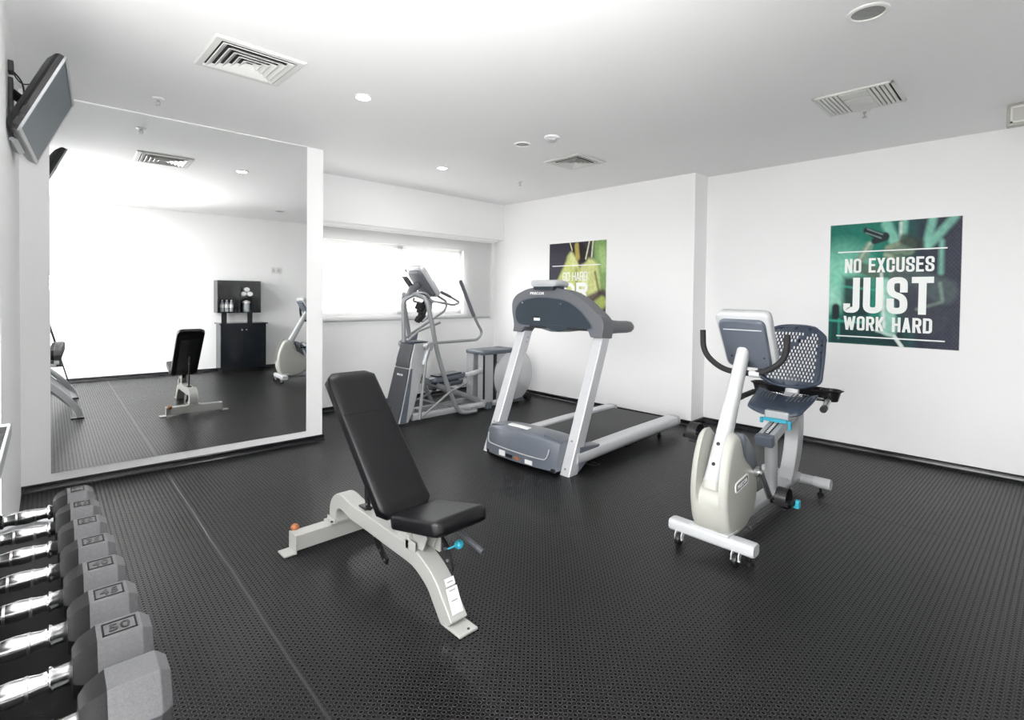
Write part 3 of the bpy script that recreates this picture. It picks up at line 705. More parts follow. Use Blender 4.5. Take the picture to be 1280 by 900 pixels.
    # reading deck on the user's side
    bm = B(); prism(bm, [(.48, 1.07), (.60, 1.11), (.58, 1.18), (.54, 1.30), (.48, 1.30)], .34, .86, XZ); O('control_deck', bm, 'slate', cs, bevel=.015)
    bm = B(); prism(bm, [(.536, 1.295), (.545, 1.298), (.583, 1.19), (.575, 1.187)], .42, .78, XZ); O('display_screen', bm, 'screen', cs)
    # handrails
    for y in (.030, .905):
        bm = B(); rings = []
        for x, z, w, h in ((.40, 1.125, .036, .085), (.50, 1.112, .038, .072), (.60, 1.100, .037, .056), (.70, 1.095, .037, .052), (.82, 1.092, .037, .052), (.875, 1.090, .034, .046), (.905, 1.088, .024, .030), (.914, 1.088, .008, .01)):
            rings.append([(x, y+w*math.cos(a), z+h*math.sin(a)) for a in [2*PI*i/20 for i in range(20)]])
        loft(bm, rings); O('handrail', bm, 'midgrey', smooth=60)
    return t, cs
TM, TMC = treadmill()

# ================================================================== BENCH
def bench():
    t = thing('weight_bench', 'adjustable black padded bench on a pale grey frame in the foreground', 'weight bench', (1.29, 2.2, 0))
    O = lambda n, bm, m, p=t, **k: obj(n, bm, m, p, **k)
    xc = 1.29; hw = .0425
    # spine: bent rectangular tube, lofted along an arc
    path = [(2.665, .095), (2.672, .14), (2.660, .19), (2.615, .226), (2.56, .232), (2.50, .222), (2.44, .214), (2.29, .212), (2.10, .205), (1.93, .200), (1.87, .192), (1.81, .17), (1.75, .135), (1.70, .08), (1.665, .04), (1.635, .006)]
    P = spline([(0, y, z) for y, z in path], 4); rings = []
    for i, p in enumerate(P):
        a = P[max(i-1, 0)]; b = P[min(i+1, len(P)-1)]; d = (b-a).normalized(); nn = V((0, d.z, -d.y)) if True else 0
        nn = V((0, -d.z, d.y)); 
        if nn.z < 0 and p.y < 2.6: nn = -nn
        rings.append((p, nn))
    # consistent normals (outer side of the arch)
    fix = []; prev = None
    for p, nn in rings:
        if prev is not None and nn.dot(prev) < 0: nn = -nn
        fix.append((p, nn)); prev = nn
    if fix[len(fix)//2][1].z < 0: fix = [(p, -n) for p, n in fix]
    bm = B(); h = .040
    loft(bm, [[(xc-hw, (p+n*h).y, (p+n*h).z), (xc+hw, (p+n*h).y, (p+n*h).z), (xc+hw, (p-n*h).y, (p-n*h).z), (xc-hw, (p-n*h).y, (p-n*h).z)] for p, n in fix])
    sp = O('spine', bm, 'benchpaint', bevel=.006)
    # rear cross bar with end flanges
    O('rear_crossbar', box(B(), (1.035, 2.635, .018), (1.572, 2.715, .098)), 'benchpaint', bevel=.004)
    for x0, x1 in ((.975, 1.04), (1.568, 1.633)):
        bm = B(); box(bm, (x0, 2.632, .002), (x1, 2.72, .012)); e = 1.036 if x0 < 1.1 else 1.566
        box(bm, (e-.004, 2.63, .002), (e+.004, 2.722, .10)); O('floor_flange', bm, 'benchpaint', bevel=.003)
    bm = B(); box(bm, (1.22, 2.628, .095), (1.36, 2.722, .106)); box(bm, (1.24, 2.628, .1), (1.246, 2.722, .125)); O('joint_plate', bm, 'benchpaint', bevel=.003)
    for x in (1.275, 1.315):
        bm = B(); lathe(bm, (x-.04, 2.65, .106), [(.007, 0), (.007, .004)], n=10); O('bolt', bm, 'black')
    bm = B(); lathe(bm, (1.065, 2.725, .105), [(.013, -.02), (.02, -.01), (.022, .004), (.014, .016)], n=12); O('level_knob', bm, 'orange', label='small orange knob on the rear bar')
    bm = B(); lathe(bm, (1.545, 2.62, .05), [(.013, -.02), (.02, -.01), (.022, .004), (.014, .016)], n=12); O('level_knob', bm, 'orange', label='small orange knob on the rear bar')
    # front floor plate
    O('front_foot', box(B(), (xc-.046, 1.545, .001), (xc+.046, 1.655, .012)), 'benchpaint', bevel=.003)
    bm = B(); lathe(bm, (xc+.01, 1.562, .012), [(.006, 0), (.006, .002)], n=10); O('foot_bolt', bm, 'black')
    # sticker on front leg: lies on the leg's face
    a, b = V((0, 1.718, .155)), V((0, 1.655, .035))
    d = (b-a).normalized(); n = V((0, -abs(d.z), -d.y*0+abs(d.y))); n = V((0, d.z, -d.y)); n = n if n.y < 0 else -n
    def stick(s0, s1, w, name, m, off=.0405):
        c0 = a+(b-a)*s0+n*off; c1 = a+(b-a)*s1+n*off
        bm = B(); q = [(xc-w, c0.y, c0.z), (xc+w, c0.y, c0.z), (xc+w, c1.y, c1.z), (xc-w, c1.y, c1.z)]
        q = [V(x) for x in q]; loft(bm, [q, [x+n*.0012 for x in q]]); return O(name, bm, m, sp)
    stick(.0, .22, .024, 'small_label', 'label', .0415); stick(.27, 1.0, .028, 'instruction_label', 'label', .0415)
    for s in (.10, .34, .62): stick(s, s+.03, .015, 'print_line', 'print', .043)
    # upper collar plates near the seat
    bm = B(); box(bm, (xc-.05, 1.905, .225), (xc+.05, 1.935, .29)); box(bm, (xc-.05, 1.86, .222), (xc-.04, 1.94, .27)); box(bm, (xc+.04, 1.80, .222), (xc+.05, 1.94, .33)); O('seat_bracket', bm, 'benchpaint', bevel=.004)
    bm = B(); prism(bm, [(2.02, .235), (2.04, .33), (1.99, .36), (1.84, .35), (1.80, .30), (1.83, .24)], xc-.03, xc-.022, YZ); prism(bm, [(2.02, .235), (2.04, .33), (1.99, .36), (1.84, .35), (1.80, .30), (1.83, .24)], xc+.022, xc+.03, YZ); O('hinge_plate', bm, 'benchpaint', bevel=.002)
    bm = B(); box(bm, (xc-.022, 1.86, .26), (xc+.022, 1.905, .40)); O('seat_post', bm, 'black', bevel=.004)
    bm = B(); cyl(bm, (xc-.05, 1.955, .335), (xc+.05, 1.955, .335), .014, 16); O('hinge_pin', bm, 'chrome')
    # seat ladder and handle
    bm = B(); pr = spline([(1.80, .33), (1.745, .30), (1.715, .255), (1.70, .20)], 5); Lp = [(p.x+.018, p.y+.008) for p in pr] + [(p.x-.02, p.y-.008) for p in pr[::-1]]
    prism(bm, Lp, xc+.018, xc+.028, YZ); ld = O('seat_adjuster', bm, 'black')
    bm = B()
    for i in (3, 8, 12): lathe(bm, (xc+.014, pr[i].x, pr[i].y), [(.006, -.004), (.006, .018)], n=8, axis='x')
    O('adjuster_hole', bm, 'steel', ld)
    bm = B(); lathe(bm, (xc+.045, 1.675, .30), [(.012, -.012), (.018, -.004), (.018, .012), (.01, .02)], n=14, axis='x'); tube(bm, [(xc+.02, 1.715, .275), (xc+.045, 1.680, .298)], .004, 8); O('pull_knob', bm, 'teal', label='teal pull knob')
    bm = B(); tube(bm, [(xc+.05, 1.74, .375), (xc+.055, 1.62, .335), (xc+.06, 1.535, .315)], .0115, 10); O('adjust_handle', bm, 'darkpanel')
    # back ladder strut (curved perforated bar through the spine)
    pr = spline([(2.385, .60), (2.375, .45), (2.365, .30), (2.33, .21), (2.27, .13), (2.20, .07), (2.165, .055)], 5)
    Lp = []; 
    for k in (1, -1):
        seg = []
        for i, p in enumerate(pr):
            d = (pr[min(i+1, len(pr)-1)]-pr[max(i-1, 0)]).normalized(); seg.append((p.x-d.y*.016*k, p.y+d.x*.016*k))
        Lp += seg if k == 1 else seg[::-1]
    bm = B(); prism(bm, Lp, xc-.006, xc+.006, YZ); st = O('back_adjuster', bm, 'black')
    bm = B()
    for i in range(3, len(pr)-1, 4): lathe(bm, (xc-.0065, pr[i].x, pr[i].y), [(.006, -.003), (.006, .0)], n=8, axis='x')
    for i in range(3, len(pr)-1, 4): lathe(bm, (xc+.0065, pr[i].x, pr[i].y), [(.006, 0), (.006, .003)], n=8, axis='x')
    O('adjuster_hole', bm, 'steel', st)
    bm = B(); box(bm, (xc-.02, 2.345, .245), (xc+.02, 2.42, .262)); O('strut_collar', bm, 'black', bevel=.003)
    # pads
    def pad(name, c, d, n, L, w, th, seams=()):
        """upholstered slab: centre bottom edge c, length direction d, outward normal n"""
        bm = B(); d, n, c = V(d).normalized(), V(n).normalized(), V(c); X = V((1, 0, 0)); rings = []
        N = 22; r = .022
        for j in range(N+1):
            s = j/N; q = s*L
            e = min(q, L-q); k = 1.0 if e > r else math.sqrt(max(0, 1-((r-e)/r)**2))
            inset = r*(1-k); tt = th*(.5+.5*k) if e < r else th
            wv = w/2-inset*.8
            corner = .035
            if e < corner: wv -= corner*.45*(1-math.sqrt(max(0, 1-((corner-e)/corner)**2)))
            dep = 0
            for sm in seams:
                dep = max(dep, .004*math.exp(-((q-sm)/.006)**2))
            prof = []
            for i in range(32):
                a = 2*PI*(i+.5)/32; cc, ss = math.cos(a), math.sin(a); pw = .28
                prof.append((math.copysign(abs(cc)**pw, cc), math.copysign(abs(ss)**pw, ss)))
            rings.append([c + d*q + X*(u*(wv-dep)) + n*(v*(tt/2-dep)) - n*(th/2) for u, v in prof])
        loft(bm, rings); return O(name, bm, 'vinyl', smooth=60)
    dv = V((0, .58, .565)).normalized(); nv = V((0, -dv.z, dv.y))
    bp = pad('back_pad', (xc-.005, 1.965, .375), dv, nv, .815, .27, .068, seams=(.545,))
    bm = B(); w0 = V((xc-.005, 1.965, .375))+dv*.545
    tube(bm, [w0+V((-.133, 0, 0))-nv*.06, w0+V((-.135, 0, 0))-nv*.004, w0+V((-.12, 0, 0))+nv*.0005, w0+V((.12, 0, 0))+nv*.0005, w0+V((.135, 0, 0))-nv*.004, w0+V((.133, 0, 0))-nv*.06], .0018, 5); O('seam_piping', bm, 'black', bp)
    ds = V((0, -.33, .075)).normalized(); ns = V((0, ds.z, -ds.y)); ns = ns if ns.z > 0 else -ns
    sp2 = pad('seat_pad', (xc-.005, 1.935, .398), ds, ns, .355, .27, .066)
    bm = B(); c = w0-nv*.075
    box(bm, (-.09, -.40, -.008), (.09, .16, .004), Matrix.Translation(c) @ Matrix(((1, 0, 0, 0), (0, dv.y, nv.y, 0), (0, dv.z, nv.z, 0), (0, 0, 0, 1)))); O('pad_board', bm, 'black', bp)
    bm = B(); tube(bm, [(xc, 1.965, .335), (xc, 2.10, .43), (xc, 2.36, .66)], .02, 4, sq=(1, 1, .3)); O('pad_support', bm, 'black')
    return t
bench()

# ================================================================== RECUMBENT BIKE
def bike():
    yc = 1.172
    t = thing('recumbent_bike', 'white and navy recumbent exercise bike with mesh back below the poster', 'exercise bike', (3.2, yc, 0))
    O = lambda n, bm, m, p=t, **k: obj(n, bm, m, p, **k)
    # front crossbar, casters
    bm = B(); rings = []
    for y in (.945, .955, 1.39, 1.40):
        k = .9 if y in (.945, 1.40) else 1
        rings.append([(2.635+p[0]*k, y+(.0), .095+p[1]*k) for p in rrect(.085, .062, .02, 4)])
    loft(bm, rings); fb = O('front_crossbar', bm, 'white', smooth=50)
    bm = B(); box(bm, (2.60, 1.07, .120), (2.72, 1.28, .135)); O('mount_plate', bm, 'white', fb, bevel=.004)
    for y in (1.335, 1.03):
        bm = B()
        for dy in (-.021, .015): prism(bm, [(2.61, .10), (2.58, .06), (2.582, .038), (2.60, .030), (2.62, .06)], y+dy, y+dy+.006, XZ)
        c = O('caster_fork', bm, 'white', bevel=.001)
        bm = B(); lathe(bm, (2.595, y, .032), [(.014, -.013), (.030, -.011), (.032, 0), (.030, .011), (.014, .013)], n=20, axis='y'); O('caster_wheel', bm, 'black', c)
        bm = B(); lathe(bm, (2.595, y, .032), [(.008, -.024), (.008, .024)], n=10, axis='y'); O('axle', bm, 'steel', c)
    bm = B(); lathe(bm, (2.66, .985, .002), [(.022, 0), (.022, .02), (.009, .024), (.009, .07)], n=14); O('leveling_foot', bm, 'black')
    # body shroud
    prof = spline([(2.68, .095), (2.61, .14), (2.575, .24), (2.565, .36), (2.585, .48), (2.62, .57), (2.66, .63), (2.72, .645), (2.755, .60), (2.81, .50), (2.90, .435), (2.975, .37), (3.0, .28), (2.965, .17), (2.87, .11), (2.77, .088)], 4, closed=True)
    profc = spline([(2.68, .095), (2.61, .14), (2.578, .24), (2.600, .34), (2.70, .43), (2.76, .50), (2.80, .55), (2.82, .56), (2.83, .53), (2.85, .49), (2.90, .435), (2.975, .37), (3.0, .28), (2.965, .17), (2.87, .11), (2.77, .088)], 4, closed=True)   # hollowed where the mast sits
    cx, cz = 2.78, .32; rings = []
    for y, k in ((-.100, .86), (-.097, .92), (-.086, .965), (-.06, 1), (-.052, 1), (.052, 1), (.06, 1), (.086, .965), (.097, .92), (.100, .86)):
        rings.append([(cx+(p.x-cx)*k, yc+y, cz+(p.y-cz)*k) for p in (profc if abs(y) < .055 else prof)])
    bm = B(); loft(bm, rings); sh = O('body_shroud', bm, 'ivory', smooth=50)
    bm = B(); pf = spline([(2.845, .605), (2.89, .59), (2.96, .535), (3.03, .45), (3.06, .36), (3.03, .25), (2.95, .2), (2.87, .35), (2.845, .5)], 4, closed=True)
    loft(bm, [[(2.88+(p.x-2.88)*k, yc+y, .42+(p.y-.42)*k) for p in pf] for y, k in ((-.078, .9), (-.068, 1), (.068, 1), (.078, .9))]); O('belt_guard', bm, 'slate', sh, smooth=50)
    # badge
    bm = B(); A0 = V((2.80, yc-.0985, .41)); 
    bd = rrect(.17, .055, .017, 4)
    ct, st_ = math.cos(math.radians(8)), math.sin(math.radians(8))
    def bp_(u, v, d): return (2.76+u*ct-v*st_, yc-.1-d, .37+u*st_+v*ct)
    prism(bm, bd, -.004, .004, bp_); bdg = O('badge', bm, 'label', sh)
    prism_b = B(); prism(prism_b, rrect(.150, .038, .012, 4), 0, .005, bp_); O('badge_field', prism_b, 'midgrey', sh)
    text('brand_lettering', 'PRECOR', bp_(0, 0, .0052), (ct, 0, st_), (-st_, 0, ct), .125, .022, 'letter', sh, bold=.02, ext=.0008)
    # mast
    m0, m1 = V((2.640, yc, .375)), V((3.02, yc, 1.065))
    bm = B(); pts = [m0+(m1-m0)*s for s in (0, .25, .5, .75, 1)]
    tube(bm, pts, [.047, .044, .040, .037, .036], n=20, sq=(.95, 1.05, .75)); ms = O('mast', bm, 'white', smooth=60)
    dm = (m1-m0).normalized(); nf = V((-dm.z, 0, dm.x))
    for s in (.11, .25):
        c = m0+(m1-m0)*s+nf*.044; bm = B(); cyl(bm, c, c+nf*.006, .010, 12); O('mast_bolt', bm, 'black', ms)
    bm = B(); tube(bm, [m0-dm*.035-nf*.012, m0+dm*.012-nf*.004], [.050, .0515], n=20, sq=(.95, 1.0, .7)); O('mast_socket', bm, 'ivory', sh, smooth=60)
    bm = B(); bm2 = lathe(bm, m1, [(.036, -.005), (.034, .01), (.02, .022), (.002, .026)], n=20); O('mast_cap', bm, 'white', ms)
    # console
    tilt = math.radians(30); cz0 = V((2.99, yc-.022, 1.105)); ux = V((-math.sin(tilt), 0, math.cos(tilt))); nx = V((-math.cos(tilt), 0, -math.sin(tilt)))   # nx: towards camera (back of console)
    def CP(u, v, d): return cz0 + V((0, -u, 0)) + ux*v + nx*d
    def outline(k, tw=.30, bw=.285, h=.37, r=.045):
        pts = [(-tw/2, h/2), (tw/2, h/2), (bw/2, -h/2), (-bw/2, -h/2)]
        out = []
        for i, p in enumerate(pts):
            a, b, c = V(pts[i-1]), V(p), V(pts[(i+1) % 4]); pa = b+(a-b).normalized()*r; pc = b+(c-b).normalized()*r
            for j in range(6): q = j/5; out.append(pa*(1-q)**2+b*2*q*(1-q)+pc*q*q)
        return [(p.x*k, p.y*k) for p in out]
    bm = B(); loft(bm, [[CP(u, v, d) for u, v in outline(k)] for d, k in ((-.055, .93), (-.045, .99), (-.02, 1.0), (0, .99), (.006, .95))]); cs = O('console', bm, 'white', smooth=50)
    bm = B(); loft(bm, [[CP(u-.004, v-.008, d) for u, v in outline(k, r=.05)] for d, k in ((.0, .86), (.016, .86), (.026, .82))]); O('console_back', bm, 'slate', cs, smooth=50)
    bm = B(); tube(bm, [CP(-.105, .092, .026), CP(.105, .092, .026)], .0035, 6); O('back_ridge', bm, 'silver', cs)
    for u in (-.09, .09):
        bm = B(); cyl(bm, CP(u, -.09, .024), CP(u, -.09, .029), .005, 8); O('screw', bm, 'black', cs)
    bm = B(); loft(bm, [[CP(u, v, d) for u, v in outline(.8)] for d in (-.056, -.0555)]); O('display_screen', bm, 'screen', cs)
    # handlebar
    hb = fillet([(2.99, yc+.236, 1.155), (2.99, yc+.232, 1.02), (2.985, yc+.11, .925), (2.985, yc-.11, .925), (2.99, yc-.232, 1.02), (2.99, yc-.236, 1.155)], [.07, .10, .10, .07], 8)
    bm = B(); tube(bm, hb, .0165, 14); O('handlebar', bm, 'foam', smooth=60)
    bm = B(); cyl(bm, (2.985, yc-.045, .925), (2.985, yc-.10, .925), .020, 16); O('bar_clamp', bm, 'white')
    # lower beam, rear bar
    bm = B(); tube(bm, [(2.75, yc, .105), (3.3, yc, .10), (3.97, yc, .095)], 1, n=16, sq=(.042, .036, .6)); O('main_beam', bm, 'silver', smooth=50)
    bm = B(); cyl(bm, (3.975, yc-.215, .085), (3.975, yc+.215, .085), .034, 20); rb = O('rear_crossbar', bm, 'silver', smooth=50)
    for s in (-1, 1):
        bm = B(); cyl(bm, (3.975, yc+s*.12, .085), (3.975, yc+s*.222, .085), .0365, 20); O('end_sleeve', bm, 'white', rb)
        bm = B(); lathe(bm, (3.975, yc+s*.16, .002), [(.02, 0), (.02, .014), (.008, .02), (.008, .055)], n=14); O('leveling_foot', bm, 'black')
    # crank and pedals
    cc = V((2.96, yc, .385)); pa = V((.07, 0, -.15))
    bm = B(); cyl(bm, cc+V((0, -.135, 0)), cc+V((0, .135, 0)), .014, 14); cyl(bm, cc+V((0, -.12, 0)), cc+V((0, -.10, 0)), .03, 16); cyl(bm, cc+V((0, .10, 0)), cc+V((0, .12, 0)), .03, 16); O('crank_axle', bm, 'steel')
    for s, y in ((1, -1), (-1, 1)):
        e = cc+pa*s+V((0, y*.15, 0))
        bm = B(); tube(bm, [cc+V((0, y*.125, 0)), e], .012, 8, sq=(1, 1.3, .6)); O('crank_arm', bm, 'steel')
        bm = B(); p0 = e+V((0, y*.02, 0)); yy0, yy1 = sorted((p0.y, p0.y+y*.105))
        X0 = p0.x-.055; X1 = p0.x+.055
        box(bm, (X0, yy0, p0.z-.010), (X0+.02, yy1, p0.z+.012)); box(bm, (X1-.02, yy0, p0.z-.010), (X1, yy1, p0.z+.012)); box(bm, (X0, yy0, p0.z-.010), (X1, yy0+.018, p0.z+.012)); box(bm, (X0, yy1-.018, p0.z-.010), (X1, yy1, p0.z+.012)); cyl(bm, (p0.x, yy0, p0.z), (p0.x, yy1, p0.z), .014, 12)
        pd = O('pedal', bm, 'black', bevel=.003)
        bm = B(); ar = [(p0.x-.06, 0, p0.z+.0), (p0.x-.058, 0, p0.z+.045), (p0.x-.015, 0, p0.z+.078), (p0.x+.04, 0, p0.z+.06), (p0.x+.06, 0, p0.z+.005), (p0.x+.04, 0, p0.z-.028), (p0.x-.03, 0, p0.z-.03)]
        ar = spline([V(a) for a in ar], 5)
        ym = (yy0+yy1)/2; loft(bm, [[(p.x, ym-.028, p.z), (p.x, ym+.028, p.z), (p.x*1+.0, ym+.028, p.z-.004), (p.x, ym-.028, p.z-.004)] for p in ar]); O('pedal_strap', bm, 'black', pd)
        by = yy0-.004 if y < 0 else yy1+.004
        O('strap_buckle', box(B(), (p0.x+.02, by-.014, p0.z-.03), (p0.x+.055, by+.014, p0.z+.012)), 'teal', pd, bevel=.004)
    # seat rail, columns
    r0, r1 = V((3.36, yc, .46)), V((3.96, yc, .60)); dr = (r1-r0).normalized(); nr = V((-dr.z, 0, dr.x))
    RMX = Matrix.Translation(r0) @ Matrix(((dr.x, 0, nr.x, 0), (0, 1, 0, 0), (dr.z, 0, nr.z, 0), (0, 0, 0, 1))); L = (r1-r0).length
    bm = B(); box(bm, (.02, -.048, -.030), (L, .048, .030), RMX); rl = O('seat_rail', bm, 'silver', bevel=.005)
    O('rail_end_cap', box(B(), (-.02, -.052, -.034), (.035, .052, .034), RMX), 'slate', rl, bevel=.006)
    bm = B(); box(bm, (.04, -.018, .030), (L-.05, .018, .032), RMX); O('number_strip', bm, 'black', rl)
    bm = B()
    for i in range(13): box(bm, (.05+i*.022, -.009, .032), (.063+i*.022, .009, .0328), RMX)
    O('number_mark', bm, 'letter', rl)
    bm = B(); tube(bm, [(3.50, yc, .11), (3.475, yc, .47)], 1, n=18, sq=(.036, .036, .8)); O('front_column', bm, 'silver', smooth=50)
    pr = spline([(3.98, .55), (3.985, .42), (3.955, .28), (3.89, .17), (3.80, .10)], 5); pr2 = spline([(3.86, .545), (3.87, .42), (3.85, .32), (3.80, .2), (3.72, .10)], 5)
    bm = B(); prism(bm, [(p.x, p.y) for p in pr]+[(p.x, p.y) for p in pr2[::-1]], yc-.045, yc+.045, XZ); O('rear_column', bm, 'silver', bevel=.012, seg=3)
    # carriage, seat
    bm = B(); box(bm, (3.56, yc-.075, .555), (3.84, yc+.075, .615)); O('seat_carriage', bm, 'silver', bevel=.01)
    bm = B(); tube(bm, fillet([(3.60, yc+.075, .555), (3.545, yc+.085, .555), (3.545, yc-.085, .555), (3.60, yc-.075, .555)], .02, 4), .008, 8); box(bm, (3.535, yc-.07, .548), (3.548, yc+.07, .572)); box(bm, (3.54, yc-.095, .51), (3.56, yc-.078, .565)); box(bm, (3.54, yc+.078, .53), (3.56, yc+.095, .565))
    O('release_lever', bm, 'teal', bevel=.002, label='teal seat release lever')
    # seat surface
    bm = B(); NX, NY = 14, 22; top = []; bot = []
    for i in range(NX+1):
        s = i/NX; rt_, rb_ = [], []
        for j in range(NY+1):
            q = 2*j/NY-1
            wy = .188*(1-.10*(1-s)**2); x = 3.565+.33*s; rnd = abs(q)**4
            x = x + (.035*rnd if s < .5 else -.03*rnd)*(abs(2*s-1)**1)
            z = .643+.055*s**2 - .018*(1-q*q)*(.1+s) + .022*q*q - .030*(1-s)**4
            y = yc+.028+q*wy
            edge = max(abs(q)**10, abs(2*s-1)**10)
            rt_.append(bm.verts.new((x, y, z-.012*edge))); rb_.append(bm.verts.new((x, y, z-.042+.018*edge - .01*(1-q*q))))
        top.append(rt_); bot.append(rb_)
    for g in (top, bot):
        for i in range(NX):
            for j in range(NY): bm.faces.new((g[i][j], g[i+1][j], g[i+1][j+1], g[i][j+1]))
    for i in range(NX):
        for j in (0, NY): bm.faces.new((top[i][j], top[i+1][j], bot[i+1][j], bot[i][j]))
    for j in range(NY):
        for i in (0, NX): bm.faces.new((top[i][j], top[i][j+1], bot[i][j+1], bot[i][j]))
    st = O('seat', bm, 'navy', smooth=60)
    bm = B()
    for k in range(7):
        for sgn in (-1, 1):
            y = yc+.028+sgn*(.04+.022*k); tube(bm, [(3.70+.012*k, y, .668-.003+.0006*k), (3.77, y+sgn*.004, .680), (3.84+.002*k, y+sgn*.008, .693)], .0035, 5)
    O('seat_rib', bm, 'slate', st)
    # backrest mesh (slotted shell)
    byc = yc+.035; bm = B()
    def BR(u, v, d=0):                       # u -1..1 across, v 0..1 up
        hwid = .172+.030*math.sin(PI*min(1, v*.62+.22)) - .045*max(0, (v-.86)/.14)**3 - .06*max(0, (.14-v)/.14)**2
        x = 3.90+.14*v - .05*(1-u*u)*.0 + .045*u*u*(-1) - .035*math.sin(PI*v)*.6 + .025
        z = .728+.425*v - (.02*(abs(u)**3) if v > .8 else 0)*((v-.8)/.2 if v > .8 else 0) + (.03*abs(u)**3*((.15-v)/.15) if v < .15 else 0)
        return V((x+d, byc - u*hwid, z))
    rows, cols = 14, 14; th = .014
    def quad(u0, u1, v0, v1):
        for d, fl in ((0, 1), (th, -1)):
            q = [BR(u0, v0, d), BR(u1, v0, d), BR(u1, v1, d), BR(u0, v1, d)]
            bm.faces.new([bm.verts.new(x) for x in (q if fl == 1 else q[::-1])])
    def wallq(a, b):
        p = [BR(*a), BR(*b), BR(*b, th), BR(*a, th)]; bm.faces.new([bm.verts.new(x) for x in p])
    for r in range(-1, rows+1):
        v0, v1 = .10+.80*r/rows, .10+.80*(r+1)/rows
        if r == -1: v0, v1 = 0, .10
        if r == rows: v0, v1 = .90, 1
        off = .5 if r % 2 else 0
        us = [-1] + [(-.80+1.60*(c+off)/cols) for c in range(cols+1) if -.80 <= -.80+1.60*(c+off)/cols <= .80] + [1]
        for u0, u1 in zip(us, us[1:]):
            um, vm = (u0+u1)/2, (v0+v1)/2
            band = abs((um+.9)*.42 - (vm-.30)*1.0 + .03) < .045 or abs(vm-.5-(um)*.0) < 0
            hole = 0 <= r < rows and abs(um) < .80 and not band
            if not hole:
                k = max(1, int(abs(u1-u0)/.12))
                for i in range(k): quad(u0+(u1-u0)*i/k, u0+(u1-u0)*(i+1)/k, v0, v1)
                continue
            du, dv_ = (u1-u0)*.19, (v1-v0)*.10
            a, b, c, d = u0+du, u1-du, v0+dv_, v1-dv_
            quad(u0, u1, v0, c); quad(u0, u1, d, v1); quad(u0, a, c, d); quad(b, u1, c, d)
            wallq((a, c), (b, c)); wallq((b, c), (b, d)); wallq((b, d), (a, d)); wallq((a, d), (a, c))
    nseg = 14
    for i in range(nseg):
        for (a, b) in (((-1+2*i/nseg, 1), (-1+2*(i+1)/nseg, 1)), ((-1+2*i/nseg, 0), (-1+2*(i+1)/nseg, 0)), ((-1, i/nseg), (-1, (i+1)/nseg)), ((1, i/nseg), (1, (i+1)/nseg))): wallq(a, b)
    bmesh.ops.remove_doubles(bm, verts=bm.verts, dist=.0004)
    br = O('backrest', bm, 'navy', smooth=40)
    bm = B(); loop = [BR(u, 0) for u in [-.9+.15*i for i in range(13)]] + [BR(1, v) for v in [.06+.1*i for i in range(9)]] + [BR(u, 1) for u in [.9-.15*i for i in range(13)]] + [BR(-1, v) for v in [.94-.1*i for i in range(9)]]
    lp = spline(loop, 2, closed=True); lp.append(lp[0]); tube(bm, [p+V((.007, 0, 0)) for p in lp], .0125, 8); O('backrest_rim', bm, 'navy', br, smooth=60)
    bm = B(); tube(bm, [(3.80, yc+.02, .60), (3.93, yc+.02, .68), (3.965, yc+.02, .80)], 1, n=14, sq=(.045, .018, .4), up=(1, 0, 0)); O('back_bracket', bm, 'silver', smooth=40)
    # tray with cup holders behind the seat
    def oval(rx, ry, n=36, e=.7): return [(math.copysign(abs(math.cos(2*PI*i/n))**e, math.cos(2*PI*i/n))*rx, math.copysign(abs(math.sin(2*PI*i/n))**e, math.sin(2*PI*i/n))*ry) for i in range(n)]
    tx, ty, tz = 4.02, yc+.03, .70
    bm = B(); loft(bm, [[(tx+u, ty+v, tz+dz) for u, v in oval(rx, ry)] for rx, ry, dz in ((.060, .25, -.02), (.075, .285, .01), (.088, .305, .024), (.083, .298, .026), (.070, .275, .010), (.055, .24, -.01))]); tr = O('accessory_tray', bm, 'black', smooth=50)
    for s in (-1, 1):
        bm = B(); lathe(bm, (tx, ty+s*.225, tz-.05), [(.045, 0), (.058, .05), (.066, .079), (.062, .079), (.052, .045), (.038, .008)], n=24); O('cup_holder', bm, 'black', tr)
    # side grips
    for s in (-1, 1):
        bm = B(); tube(bm, fillet([(4.0, yc+.03+s*.06, .655), (3.97, yc+.03+s*.235, .67), (3.72, yc+.03+s*.262, .645)], .07, 6), .0165, 12); g = O('side_grip', bm, 'chrome', smooth=60)
        bm = B(); tube(bm, [(3.745, yc+.03+s*.26, .647), (3.70, yc+.03+s*.264, .643)], .021, 14); O('grip_end', bm, 'black', g)
        bm = B(); tube(bm, [(3.74, yc+.03+s*.26, .647), (3.90, yc+.03+s*.24, .664)], .0195, 12); O('pulse_grip', bm, 'foam' if s > 0 else 'steel', g)
    return t, sh
BK, BKS = bike()
